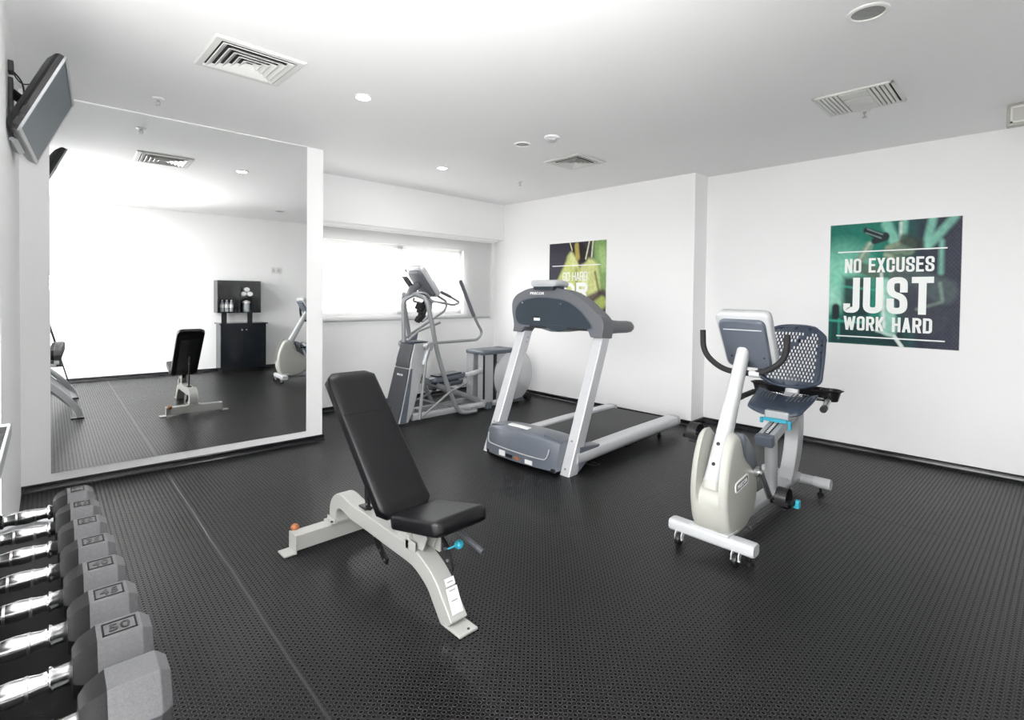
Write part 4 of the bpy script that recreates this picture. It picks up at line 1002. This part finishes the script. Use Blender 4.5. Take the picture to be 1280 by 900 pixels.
# ================================================================== ELLIPTICAL
def elliptical():
    yc = 4.69
    t = thing('elliptical_trainer', 'silver and slate elliptical cross-trainer in front of the window', 'elliptical trainer', (3.5, yc, 0))
    O = lambda n, bm, m, p=t, **k: obj(n, bm, m, p, **k)
    # tower shroud
    def tow(x0, x1, z, w): return [(x0, yc-w, z), (x0+.01, yc-w-.006, z), (x1, yc-w-.012, z), (x1, yc+w+.012, z), (x0+.01, yc+w+.006, z), (x0, yc+w, z)]
    bm = B(); rings = [tow(a, b, z, w) for a, b, z, w in ((2.815, 2.93, .015, .150), (2.85, 2.99, .12, .148), (2.92, 3.08, .40, .138), (2.985, 3.16, .70, .125), (3.02, 3.20, .82, .118), (3.035, 3.19, .835, .11))]
    loft(bm, rings); tw = O('tower_shroud', bm, 'silver', bevel=.008)
    def frontp(z0, z1, name, m, w0, w1):
        bm = B(); xf = lambda z: 2.812+.25*z
        q0 = [(xf(z0), yc-w0, z0), (xf(z0), yc+w0, z0), (xf(z1), yc+w1, z1), (xf(z1), yc-w1, z1)]
        loft(bm, [[V(p)+V((-.012, 0, .003)) for p in q0], [V(p)+V((.05, 0, -.012)) for p in q0]]); return O(name, bm, m, tw, bevel=.006)
    frontp(.02, .565, 'front_panel', 'darkpanel', .148, .128); frontp(.575, .83, 'upper_panel', 'darkpanel', .128, .116)
    bm = B(); loft(bm, [[(2.83, yc-.166, .015), (2.90, yc-.168, .015), (2.90, yc-.16, .02), (2.83, yc-.155, .02)], [(2.90, yc-.158, .30), (2.945, yc-.16, .30), (2.945, yc-.15, .30), (2.90, yc-.145, .30)], [(2.965, yc-.146, .57), (2.985, yc-.148, .57), (2.985, yc-.138, .57), (2.965, yc-.135, .57)]]); O('side_inlay', bm, 'slate', tw)
    bm = B(); box(bm, (2.99, yc-.125, .83), (3.20, yc+.125, .848)); O('tower_cap', bm, 'navy', tw, bevel=.006)
    bm = B(); box(bm, (3.03, yc-.09, .846), (3.16, yc+.09, .856)); O('cap_tray', bm, 'tube', tw, bevel=.003)
    text('brand_lettering', 'PRECOR', (2.812+.25*.50-.0135, yc-.005, .50), (0, -1, 0), (.25, 0, 1), .11, .020, 'letter', tw, bold=.03, ext=.0015)
    # main uprights: arching tubes from the console down
    bm = B(); tube(bm, fillet([(2.985, yc+.02, .84), (2.97, yc+.02, 1.29), (3.06, yc-.05, 1.345), (3.10, yc-.06, 1.35)], [.09, .03], 8), .0235, 14); O('front_mast', bm, 'tube', smooth=60)
    near = [(3.03, 4.60, 1.35), (3.10, 4.47, 1.31), (3.15, 4.45, 1.10), (3.22, 4.45, .76), (3.385, 4.45, .32), (3.53, 4.45, .055), (3.64, 4.45, .028), (3.80, 4.45, .03), (3.80, 4.60, .03)]
    bm = B(); tube(bm, fillet(near, [.06, .10, .3, .25, .2, .08, .05, .10], 7), .0245, 14); O('near_frame_tube', bm, 'tube', smooth=60)
    far = [(x, 2*4.69-y, z) for x, y, z in near]
    bm = B(); tube(bm, fillet(far, [.06, .10, .3, .25, .2, .08, .05, .10], 7), .0245, 14); O('far_frame_tube', bm, 'tube', smooth=60)
    bm = B(); tube(bm, [(3.02, yc, .85), (3.14, yc-.02, .95), (3.30, yc-.20, 1.05)], .013, 8); O('brace_tube', bm, 'tube')
    bm = B(); prism(bm, [(3.03, .85), (3.12, .85), (3.14, .95), (3.13, .95)], yc-.02, yc+.0, XZ); O('gusset', bm, 'slate')
    # console head
    tilt = math.radians(38); c0 = V((3.20, yc-.01, 1.49)); ux = V((-math.sin(tilt), 0, math.cos(tilt))); nx = V((-math.cos(tilt), 0, -math.sin(tilt)))
    CP = lambda u, v, d: c0 + V((0, -u, 0)) + ux*v + nx*d
    bm = B(); loft(bm, [[CP(u*k, v*k, d) for u, v in rrect(.30, .40, .05, 5)] for d, k in ((-.035, .95), (-.025, 1), (.015, 1), (.022, .96))]); cs = O('console', bm, 'lightmetal', smooth=50)
    bm = B(); loft(bm, [[CP(u*k, v*k-.01, d) for u, v in rrect(.26, .35, .05, 5)] for d, k in ((.018, 1), (.04, .96), (.052, .85))]); O('console_back', bm, 'midgrey', cs, smooth=50)
    bm = B(); loft(bm, [[CP(u, v, d) for u, v in rrect(.24, .32, .02, 3)] for d in (-.0365, -.034)]); O('display_screen', bm, 'screen', cs)
    bm = B(); loft(bm, [[(2.985, yc+.07, 1.535), (3.0, yc+.07, 1.54), (3.10, yc+.07, 1.42), (3.085, yc+.07, 1.41)], [(2.985, yc-.01, 1.535), (3.0, yc-.01, 1.54), (3.10, yc-.01, 1.42), (3.085, yc-.01, 1.41)]]); O('reading_rack', bm, 'black', cs)
    bm = B(); tube(bm, [(3.04, yc, 1.33), (3.07, yc, 1.40), (3.14, yc, 1.45)], .05, 12, sq=(1, .8, .7)); O('console_neck', bm, 'midgrey', smooth=50)
    bm = B(); tube(bm, fillet([(3.04, yc-.10, 1.36), (3.15, yc-.15, 1.37), (3.22, yc-.15, 1.27), (3.20, yc-.15, 1.14), (3.14, yc-.1, 1.06)], .06, 6), .014, 10); O('console_loop', bm, 'tube', smooth=60)
    # fixed heart-rate handles
    for s in (-1, 1):
        bm = B(); pts = fillet([(3.16, yc+s*.10, 1.30), (3.24, yc+s*.24, 1.27), (3.45, yc+s*.24, 1.235), (3.53, yc+s*.24, 1.265), (3.42, yc+s*.24, 1.32), (3.28, yc+s*.24, 1.375)], [.08, .05, .05, .05], 6)
        tube(bm, pts, .0135, 10); h = O('fixed_handle', bm, 'tube', smooth=60)
        bm = B(); a, b = V((3.40, yc+s*.24, 1.328)), V((3.275, yc+s*.24, 1.377)); tube(bm, [a, b], .018, 12); O('pulse_grip', bm, 'midgrey', h)
    # bottle holder / black bracket
    bm = B(); MX = Matrix.Translation((3.12, yc-.10, 1.20)) @ Matrix.Rotation(.5, 4, 'Y') @ Matrix.Rotation(.4, 4, 'Z')
    box(bm, (-.07, -.035, -.035), (.0, .035, .035), MX); box(bm, (-.01, -.05, -.05), (.05, .04, .05), MX); box(bm, (.03, -.03, -.12), (.10, .03, -.03), MX); box(bm, (.0, -.03, -.15), (.05, .02, -.09), MX); box(bm, (-.02, -.01, .0), (.01, .01, .10), MX)
    O('bottle_clamp', bm, 'black', bevel=.006)
    # moving handles, pivots and lower arms, link rods
    for s in (-1, 1):
        Y = yc+s*.24; q = .0 if s < 0 else .0
        bm = B(); sw = Matrix.Translation((3.11, 0, .80)) @ Matrix.Rotation(0 if s < 0 else -.50, 4, 'Y') @ Matrix.Translation((-3.11, 0, -.80)); pts = [sw @ V(p_) for p_ in fillet([(3.10, Y, .835), (3.30, Y, .838), (3.80, Y, .84), (3.865, Y, .92), (3.745, Y, 1.09), (3.54, Y, 1.50)], [.02, .09, .09, .3], 7)]
        tube(bm, pts, .0155, 12); h = O('moving_handle', bm, 'tube', smooth=60)
        bm = B(); a, b = sw @ V((3.735, Y, 1.11)), sw @ V((3.535, Y, 1.51)); tube(bm, [a, a+(b-a)*.02, b], .0215, 12); O('foam_grip', bm, 'midgrey', h)
        bm = B(); lathe(bm, (3.11, Y, .80), [(.01, -.045), (.042, -.04), (.042, .03), (.03, .038)], n=20, axis='y'); tube(bm, [(3.11, Y-.02, .80), (3.06, Y+.0, .62)], .03, 8); O('pivot_hub', bm, 'tube', smooth=40)
        bm = B(); tube(bm, [(3.09, Y-.02, .80), (3.0, Y-.02, .06)], .0165, 12); O('swing_arm', bm, 'tube', smooth=60)
        zz = .43 if s < 0 else .34
        bm = B(); tube(bm, fillet([(3.0, Y-.02, .06), (3.40, Y-.02, .30 if s < 0 else .18), (3.62, Y-.02, .36 if s < 0 else .27), (3.66, Y-.01, zz)], .08, 6), .012, 10); O('link_rod', bm, 'tube', smooth=60)
        # foot platform
        x0, z0 = (3.22, .425) if s < 0 else (3.40, .30); yy = yc+s*.13
        bm = B(); rings = []
        for x, w, dz, hh in ((x0, .04, -.01, .03), (x0+.03, .07, 0, .05), (x0+.20, .085, .008, .055), (x0+.40, .085, .02, .055), (x0+.44, .06, .03, .045)):
            rings.append([(x, yy+p[0]*w/.07, z0+dz+p[1]*hh/.05+.0) for p in rrect(.14, .05, .018, 4)])
        loft(bm, rings); fp = O('foot_platform', bm, 'slate', smooth=50)
        bm = B(); rings = [[(x0+.05+.33*k, yy-.07, z0+.03+.012*k), (x0+.05+.33*k, yy+.07, z0+.03+.012*k), (x0+.05+.33*k, yy+.07, z0+.045+.014*k), (x0+.05+.33*k, yy-.07, z0+.045+.014*k)] for k in (0, 1)]; loft(bm, rings); O('tread_mat', bm, 'panel', fp, bevel=.004)
        bm = B(); a = V((x0+.40, yy, z0-.015)); b = V((4.22, yc+s*.10, .49 if s < 0 else .22)); tube(bm, [a, b], 1, n=10, sq=(.022, .026, .4)); O('pedal_arm', bm, 'lightmetal', smooth=40)
        bm = B(); a = V((x0+.02, yy, z0-.02)); b = V((3.09, yc+s*.09, .47)); cyl(bm, V((x0+.04, yy-.05, z0-.03)), V((x0+.04, yy+.05, z0-.03)), .022, 14); O('roller_wheel', bm, 'black')
    # ramps
    for s in (-1, 1):
        bm = B(); tube(bm, [(3.12, yc+s*.10, .44), (4.05, yc+s*.10, .06)], 1, n=10, sq=(.022, .028, .45)); rp = O('ramp_rail', bm, 'tube', smooth=40)
        bm = B(); tube(bm, [(3.14, yc+s*.10, .46), (3.60, yc+s*.10, .272)], 1, n=8, sq=(.016, .006, .4)); O('ramp_track', bm, 'panel', rp)
    bm = B(); tube(bm, [(3.0, yc-.12, .055), (4.25, yc-.12, .055)], 1, n=10, sq=(.03, .035, .4)); tube(bm, [(3.0, yc+.12, .055), (4.25, yc+.12, .055)], 1, n=10, sq=(.03, .035, .4)); O('base_frame', bm, 'lightmetal', smooth=40)
    bm = B(); tube(bm, [(3.08, yc-.14, .24), (3.5, yc-.14, .10)], .012, 8); tube(bm, [(3.06, yc-.1, .12), (3.8, yc-.1, .16)], .014, 8); O('lower_strut', bm, 'tube')
    O('corner_foot', box(B(), (4.00, yc-.19, .0), (4.08, yc-.09, .085)), 'slate', bevel=.01)
    # rear housing
    bm = B()
    for y0, y1 in ((yc-.165, yc-.155), ): pass
    hz = [(3.965, .06), (3.955, .655), (4.46, .655), (4.47, .06)]
    bm = B(); box(bm, (3.965, yc-.165, .05), (4.115, yc-.045, .655)); box(bm, (3.965, yc+.045, .05), (4.115, yc+.165, .655)); hs = O('housing_front', bm, 'silver', bevel=.012, seg=3)
    bm = B(); box(bm, (4.185, yc-.165, .05), (4.46, yc+.165, .655)); O('housing_rear', bm, 'silver', bevel=.012, seg=3)
    bm = B(); box(bm, (4.10, yc-.14, .05), (4.20, yc+.14, .64)); box(bm, (3.958, yc-.172, .12), (3.972, yc-.150, .64)); O('housing_core', bm, 'black')
    bm = B(); loft(bm, [[(4.21+u*k, yc+v*k, z) for u, v in rrect(.53, .37, .05, 5)] for z, k in ((.645, .98), (.655, 1), (.678, 1), (.688, .96))]); O('housing_cap', bm, 'slate', smooth=50)
    for s in (-1, 1):
        bm = B(); lathe(bm, (4.46, yc, .36), [(.02, s*.176), (.30, s*.170), (.325, s*.158), (.325, s*.12)], n=56, axis='y'); O('side_disc', bm, 'lightmetal', smooth=40)
        bm = B(); lathe(bm, (4.46, yc, .36), [(.05, s*.172), (.05, s*.186), (.02, s*.19)], n=20, axis='y'); O('disc_hub', bm, 'white')
    bm = B(); lathe(bm, (4.46, yc, .36), [(.32, -.155), (.336, -.15), (.336, .15), (.32, .155)], n=56, axis='y'); O('flywheel_cover', bm, 'slate', smooth=40)
    for s in (-1, 1):
        bm = B(); lathe(bm, (4.77, yc+s*.10, .05), [(.02, -.03), (.05, -.028), (.05, .028), (.02, .03)], n=20, axis='y'); box(bm, (4.60, yc+s*.10-.02, .05), (4.79, yc+s*.10+.02, .08)); O('transport_wheel', bm, 'black')
    bm = B(); box(bm, (4.3, yc-.17, .02), (4.62, yc+.17, .07)); O('rear_base', bm, 'slate', bevel=.01)
    return t
elliptical()

# ================================================================== DUMBBELL RACK (frame of the left wall)
RK = thing('dumbbell_rack', 'grey two-tier dumbbell rack standing at the left wall', 'dumbbell rack', G(.05, 1.5), -TL)
def RL(n, bm, m, p=RK, **k): return obj(n, bm, m, p, **k)
def GP(pts): return [G(*p) for p in pts]
HZ = .67; DY0, DYS = 1.035, .1515
for y in (.93, 2.262):
    bm = B(); pts = GP(spline([(.245, y, .020), (.235, y, .06), (.20, y, .14), (.11, y, .265), (-.03, y, .42), (-.20, y, .62), (-.34, y, .87)], 5))
    tube(bm, pts, 1, n=12, sq=(.018, .030, .45), up=(0, 0, 1)); fr = RL('side_frame', bm, 'silver', smooth=40)
    bm = B(); box(bm, (.17, y-.022, .0), (.282, y+.022, .014), GM); RL('foot_pad', bm, 'black', fr, bevel=.004)
    bm = B(); tube(bm, GP([(-.15, y, .57), (-.06, y, .60), (.06, y, .57)]), .018, 8); tube(bm, GP([(-.33, y, .02), (-.33, y, .86)]), .02, 8); RL('tier_bracket', bm, 'silver')
bm = B(); q = [(.195, .12), (.185, .105), (-.04, .36), (-.03, .375)]
loft(bm, [[G(x, .95, z) for x, z in q], [G(x, 2.24, z) for x, z in q]]); RL('lower_panel', bm, 'midgrey')
for x0, x1, z in ((.045, .085, .585), (-.20, -.16, .585)):
    bm = B(); box(bm, (x0, .92, z), (x1, 2.27, z+.028), GM); RL('saddle_rail', bm, 'silver', bevel=.004)
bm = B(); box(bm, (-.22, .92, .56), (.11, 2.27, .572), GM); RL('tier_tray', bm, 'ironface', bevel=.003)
# upper tray: silver rim round a dark insert
bm = B()
for a, b in (((-.44, .80), (-.432, 2.27)), ((-.095, .80), (-.087, 2.27)), ((-.44, 2.255), (-.087, 2.27)), ((-.44, .80), (-.087, .81))): box(bm, (a[0], a[1], .885), (b[0], b[1], .925), GM)
ut = RL('upper_tray_rim', bm, 'silver', bevel=.003)
bm = B(); box(bm, (-.431, .81, .893), (-.096, 2.254, .918), GM); RL('tray_insert', bm, 'ironface', ut)

def dumbbell(i, y, w, label, num):
    """axis along x', hexagonal heads with tapered inner shoulders"""
    t = thing('hex_dumbbell', label, 'dumbbell', G(-.05, y, HZ), -TL, 'hex dumbbells in a row on the rack')
    xo = .089+.046*w; R = .0635
    hexa = lambda x, r: [V((x, r*math.cos(math.radians(60*k)), r*math.sin(math.radians(60*k)))) for k in range(6)]
    for s in (1, -1):
        bm = B(); c = -.0505
        prof = [(.010+.022*w, .62), (.018+.024*w, .82), (.042+.024*w, 1.0), (xo, 1.0), (xo+.016, .80), (xo+.017, .55)]
        if s < 0: prof = [(c*2-x, r) for x, r in prof]
        for x, r in (): pass
        rings = [[G(p.x, y+p.y, HZ+p.z) for p in hexa(x, R*r)] for x, r in prof]
        loft(bm, rings)
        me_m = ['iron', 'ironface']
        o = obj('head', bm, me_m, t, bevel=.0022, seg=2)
        for p in o.data.polygons:           # inner faces and shoulder: shade put into a darker colour
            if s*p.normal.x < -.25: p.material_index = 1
        hd = o
        if s > 0 and num:
            xa, xb = .050+.024*w, xo-.006; zt = HZ+R*math.cos(math.radians(30))
            bm = B(); 
            for a, b in (((xa, -.022), (xb, -.019)), ((xa, .019), (xb, .022)), ((xa, -.022), (xa+.003, .022)), ((xb-.003, -.022), (xb, .022))):
                box(bm, (a[0], y+a[1], zt-.001), (b[0], y+b[1], zt+.0012), GM)
            obj('number_frame', bm, 'ironface', hd)
            text('number', num, G((xa+xb)/2, y, zt-.0002), (math.cos(TL), -math.sin(TL), 0), (math.sin(TL), math.cos(TL), 0), (xb-xa)*.62, .026, M['black'], hd, bold=.02, ext=.0014)
    bm = B(); rings = []
    for x, r in ((.036, .0185), (.006, .0185), (.003, .0215), (-.001, .0215), (-.004, .0165), (-.012, .0155), (-.03, .0185), (-.0505, .0205), (-.071, .0185), (-.089, .0155), (-.097, .0165), (-.100, .0215), (-.104, .0215), (-.107, .0185), (-.123, .0185)):
        rings.append([G(x, y+r*math.cos(2*PI*k/24), HZ+r*math.sin(2*PI*k/24)) for k in range(24)])
    loft(bm, rings); obj('handle', bm, 'chrome', t, smooth=50)
    for k in (-.030, -.071):
        bm = B()
        rings = [[G(k+dx, y+(r)*math.cos(2*PI*q/24), HZ+(r)*math.sin(2*PI*q/24)) for q in range(24)] for dx, r in ((-.0035, .0165), (-.0022, .0192), (.0022, .0192), (.0035, .0165))]
        loft(bm, rings); obj('grip_ring', bm, 'steel', t)
    return t
names = ['nearest and largest hex dumbbell in the row, half out of frame', 'second dumbbell from the camera, with a big 50 on top', 'third hex dumbbell from the camera along the rack', 'fourth hex dumbbell from the camera along the rack',
         'fifth hex dumbbell from the camera along the rack', 'third hex dumbbell from the far end of the rack', 'second hex dumbbell from the far end of the rack', 'farthest and smallest hex dumbbell, nearest the mirror']
nums = ['', '50', '45', '40', '35', '30', '25', '20']
for i in range(8): dumbbell(i, DY0+DYS*i, 1-i/7, names[i], nums[i])

# ================================================================== CABINET AND SHELF (seen in the mirror)
t = thing('storage_cabinet', 'glossy black two-door cabinet on the rear wall, seen in the mirror', 'cabinet', (2.45, -.44, 0))
O = lambda n, bm, m, p=t, **k: obj(n, bm, m, p, **k)
O('carcass', box(B(), (2.10, YB+.01, .05), (2.80, -.275, .81)), 'gloss', bevel=.003)
O('worktop', box(B(), (2.075, YB+.005, .81), (2.825, -.245, .832)), 'gloss', bevel=.003)
O('plinth', box(B(), (2.13, YB+.03, 0), (2.77, -.31, .05)), 'black')
for x0, x1, hx in ((2.103, 2.447, 2.415), (2.453, 2.797, 2.485)):
    d = O('door', box(B(), (x0, -.275, .055), (x1, -.257, .805)), 'gloss', bevel=.002)
    bm = B(); lathe(bm, (hx, -.257, .715), [(.006, 0), (.006, .012), (.013, .016), (.012, .024), (.004, .027)], n=16, axis='y'); O('knob', bm, 'chrome', d)
t = thing('open_shelf_unit', 'black four-compartment shelf unit raised on posts above the cabinet', 'shelf unit', (2.4, -.46, .832))
O = lambda n, bm, m, p=t, **k: obj(n, bm, m, p, **k)
for x in (2.20, 2.60):
    O('post', box(B(), (x-.04, YB+.10, .832), (x+.04, YB+.13, 1.0)), 'gloss', bevel=.002)
O('side_panel', box(B(), (2.065, YB+.01, 1.0), (2.083, -.33, 1.545)), 'gloss', bevel=.002); O('side_panel', box(B(), (2.712, YB+.01, 1.0), (2.73, -.33, 1.545)), 'gloss', bevel=.002)
for z, n in ((1.0, 'bottom_board'), (1.262, 'middle_board'), (1.527, 'top_board')): O(n, box(B(), (2.083, YB+.01, z), (2.712, -.33, z+.018)), 'gloss')
O('divider', box(B(), (2.389, YB+.01, 1.018), (2.407, -.332, 1.527)), 'gloss'); O('back_board', box(B(), (2.083, YB+.004, 1.0), (2.712, YB+.012, 1.545)), 'gloss')
# note: seen mirrored; bottles and towels stay top-level things
def bottle(x, label):
    t = thing('water_bottle', label, 'bottle', (x, -.42, 1.018), 0, 'water bottles on the shelf unit')
    bm = B(); lathe(bm, (x, -.42, 1.018), [(.026, 0), (.031, .006), (.031, .05), (.028, .06), (.031, .07), (.031, .13), (.026, .155), (.013, .172), (.012, .182)], n=20); obj('body', bm, 'bottle', t)
    bm = B(); lathe(bm, (x, -.42, 1.018), [(.0315, .068), (.0315, .125)], n=20); obj('label_band', bm, 'label', t)
    bm = B(); lathe(bm, (x, -.42, 1.018), [(.014, .182), (.014, .198), (.012, .2)], n=16); obj('cap', bm, 'letter', t)
xs = (2.15, 2.22, 2.29)
bl = ['leftmost water bottle in the mirror view of the shelf', 'middle water bottle of the three on the shelf', 'rightmost of the three water bottles on the shelf']
for x, l in zip(xs, bl): bottle(x, l)
def roll(x, z, label):
    t = tag(None, '', '') if 0 else None
    bm = B(); rings = []
    for y, r in ((-.60, .03), (-.59, .042), (-.40, .044), (-.37, .040), (-.365, .022), (-.37, .012)):
        rings.append([(x+r*math.cos(2*PI*k/20)*1.1, y, z+r*.92*math.sin(2*PI*k/20)) for k in range(20)])
    loft(bm, rings); o = obj('rolled_towel', bm, 'towel', smooth=60); tag(o, label, 'towel', 'rolled towels on the shelf unit'); return o
roll(2.47, 1.322, 'lower left rolled white towel in the upper shelf compartment'); roll(2.57, 1.322, 'lower right rolled white towel in the upper shelf compartment'); roll(2.52, 1.396, 'rolled white towel resting on top of the other two')
t = thing('lidded_jar', 'clear jar of white cloths in the lower right shelf compartment', 'jar', (2.52, -.42, 1.018))
bm = B(); lathe(bm, (2.52, -.42, 1.018), [(.055, 0), (.058, .01), (.058, .13), (.052, .14)], n=28); obj('jar_body', bm, 'bottle', t)
bm = B(); lathe(bm, (2.52, -.42, 1.158), [(.054, 0), (.066, .012), (.062, .03), (.03, .05), (.006, .058)], n=28); obj('jar_contents', bm, 'towel', t)
for x in (3.02, 3.10):
    t = thing('wall_switch', 'white wall switch, %s of the pair in the mirror' % ('left' if x < 3.05 else 'right'), 'switch', (x, YB, 1.75), 0, 'wall switches on the rear wall')
    obj('plate', box(B(), (x-.035, YB, 1.70), (x+.035, YB+.006, 1.81)), 'ventpaint', t, bevel=.002); obj('rocker', box(B(), (x-.014, YB+.005, 1.73), (x+.014, YB+.012, 1.78)), 'white', t, bevel=.002)

# photographer's tripod: one leg shows in the mirror
t = thing('camera_tripod', 'black camera tripod under the camera, one leg reflected in mirror', 'tripod', (-.05, -.1, 0))
ap = V((-.04, -.10, 1.08))
for tip in ((.205, -.43, .01), (-.33, -.25, .01), (.03, .30, .01)):
    tp = V(tip); m_ = ap+(tp-ap)*.45
    bm = B(); tube(bm, [ap, m_], .013, 10); tube(bm, [m_, tp], .009, 10); lg = obj('leg', bm, 'black', t)
    bm = B(); d = (tp-ap).normalized(); tube(bm, [m_-d*.02, m_+d*.02], .017, 12); obj('leg_lock', bm, 'black', lg)
    bm = B(); lathe(bm, tp, [(.014, -.01), (.012, .012)], n=12); obj('rubber_tip', bm, 'foam', lg)
bm = B(); lathe(bm, ap, [(.03, -.03), (.035, 0), (.03, .03), (.012, .035), (.012, .12), (.022, .125), (.022, .14)], n=20); obj('centre_column', bm, 'black', t)

# ================================================================== LIGHT
w = bpy.data.worlds.new('daylight'); SC.world = w; w.use_nodes = True
nt = w.node_tree; bg = nt.nodes['Background']; bg.inputs['Color'].default_value = (1, 1, 1, 1)
tcw = nt.nodes.new('ShaderNodeTexCoord'); sx = nt.nodes.new('ShaderNodeSeparateXYZ'); nt.links.new(tcw.outputs['Generated'], sx.inputs[0])
mr = nt.nodes.new('ShaderNodeMapRange'); mr.interpolation_type = 'SMOOTHSTEP'; nt.links.new(sx.outputs['X'], mr.inputs['Value'])      # hazy bright sky, brightest towards the sun side (-X)
for k, v in (('From Min', -.45), ('From Max', .25), ('To Min', 9.0), ('To Max', 3.6)): mr.inputs[k].default_value = v
nt.links.new(mr.outputs[0], bg.inputs['Strength'])
def area(name, loc, size, power, rot=(0, 0, 0), shape='DISK', size_y=None, spread=PI, col=(1, 1, 1)):
    d = bpy.data.lights.new(name, 'AREA'); d.shape = shape; d.size = size; d.energy = power; d.color = col; d.spread = spread
    if size_y: d.size_y = size_y
    o = bpy.data.objects.new(name, d); COL.objects.link(o); o.location = loc; o.rotation_euler = rot; return o
# lamps of the lit downlights
for x, y in ((1.669, 3.15), (3.166, 4.298)): area('downlight_lamp', (x, y, H-.012), .09, 4.5)
# daylight enters through the window opening (portal for the sky)
o = area('window_portal', ((WX0+WX1)/2, YW+.14, (WZ0+WZ1)/2), WX1-WX0, 1, (PI/2, 0, PI), 'RECTANGLE', WZ1-WZ0)
o.data.cycles.is_portal = True
o = area('window_portal', G(-.74, (GY0+GY1)/2, (GZ0+GZ1)/2), GZ1-GZ0, 1, (0, -PI/2, -TL), 'RECTANGLE', GY1-GY0)  # sky portal of the added left opening
o.data.cycles.is_portal = True
SC.cycles.max_bounces = 16; SC.cycles.diffuse_bounces = 10; SC.cycles.glossy_bounces = 6; SC.cycles.transparent_max_bounces = 12
# unseen flash added by the camera, bounced off the ceiling to brighten the room
d = bpy.data.lights.new('unseen_bounce_flash', 'SPOT'); d.energy = 315; d.spot_size = math.radians(114); d.spot_blend = 1; d.shadow_soft_size = .1
o = bpy.data.objects.new('unseen_bounce_flash', d); COL.objects.link(o); o.location = (.02, -.06, 1.45); o.rotation_euler = V((-.3, -.95, -1.2)).to_track_quat('Z', 'Y').to_euler()
SC.view_settings.view_transform = 'Standard'; SC.view_settings.look = 'None'; SC.view_settings.gamma = 1; SC.view_settings.use_curve_mapping = False
SC.view_settings.exposure = 0.68
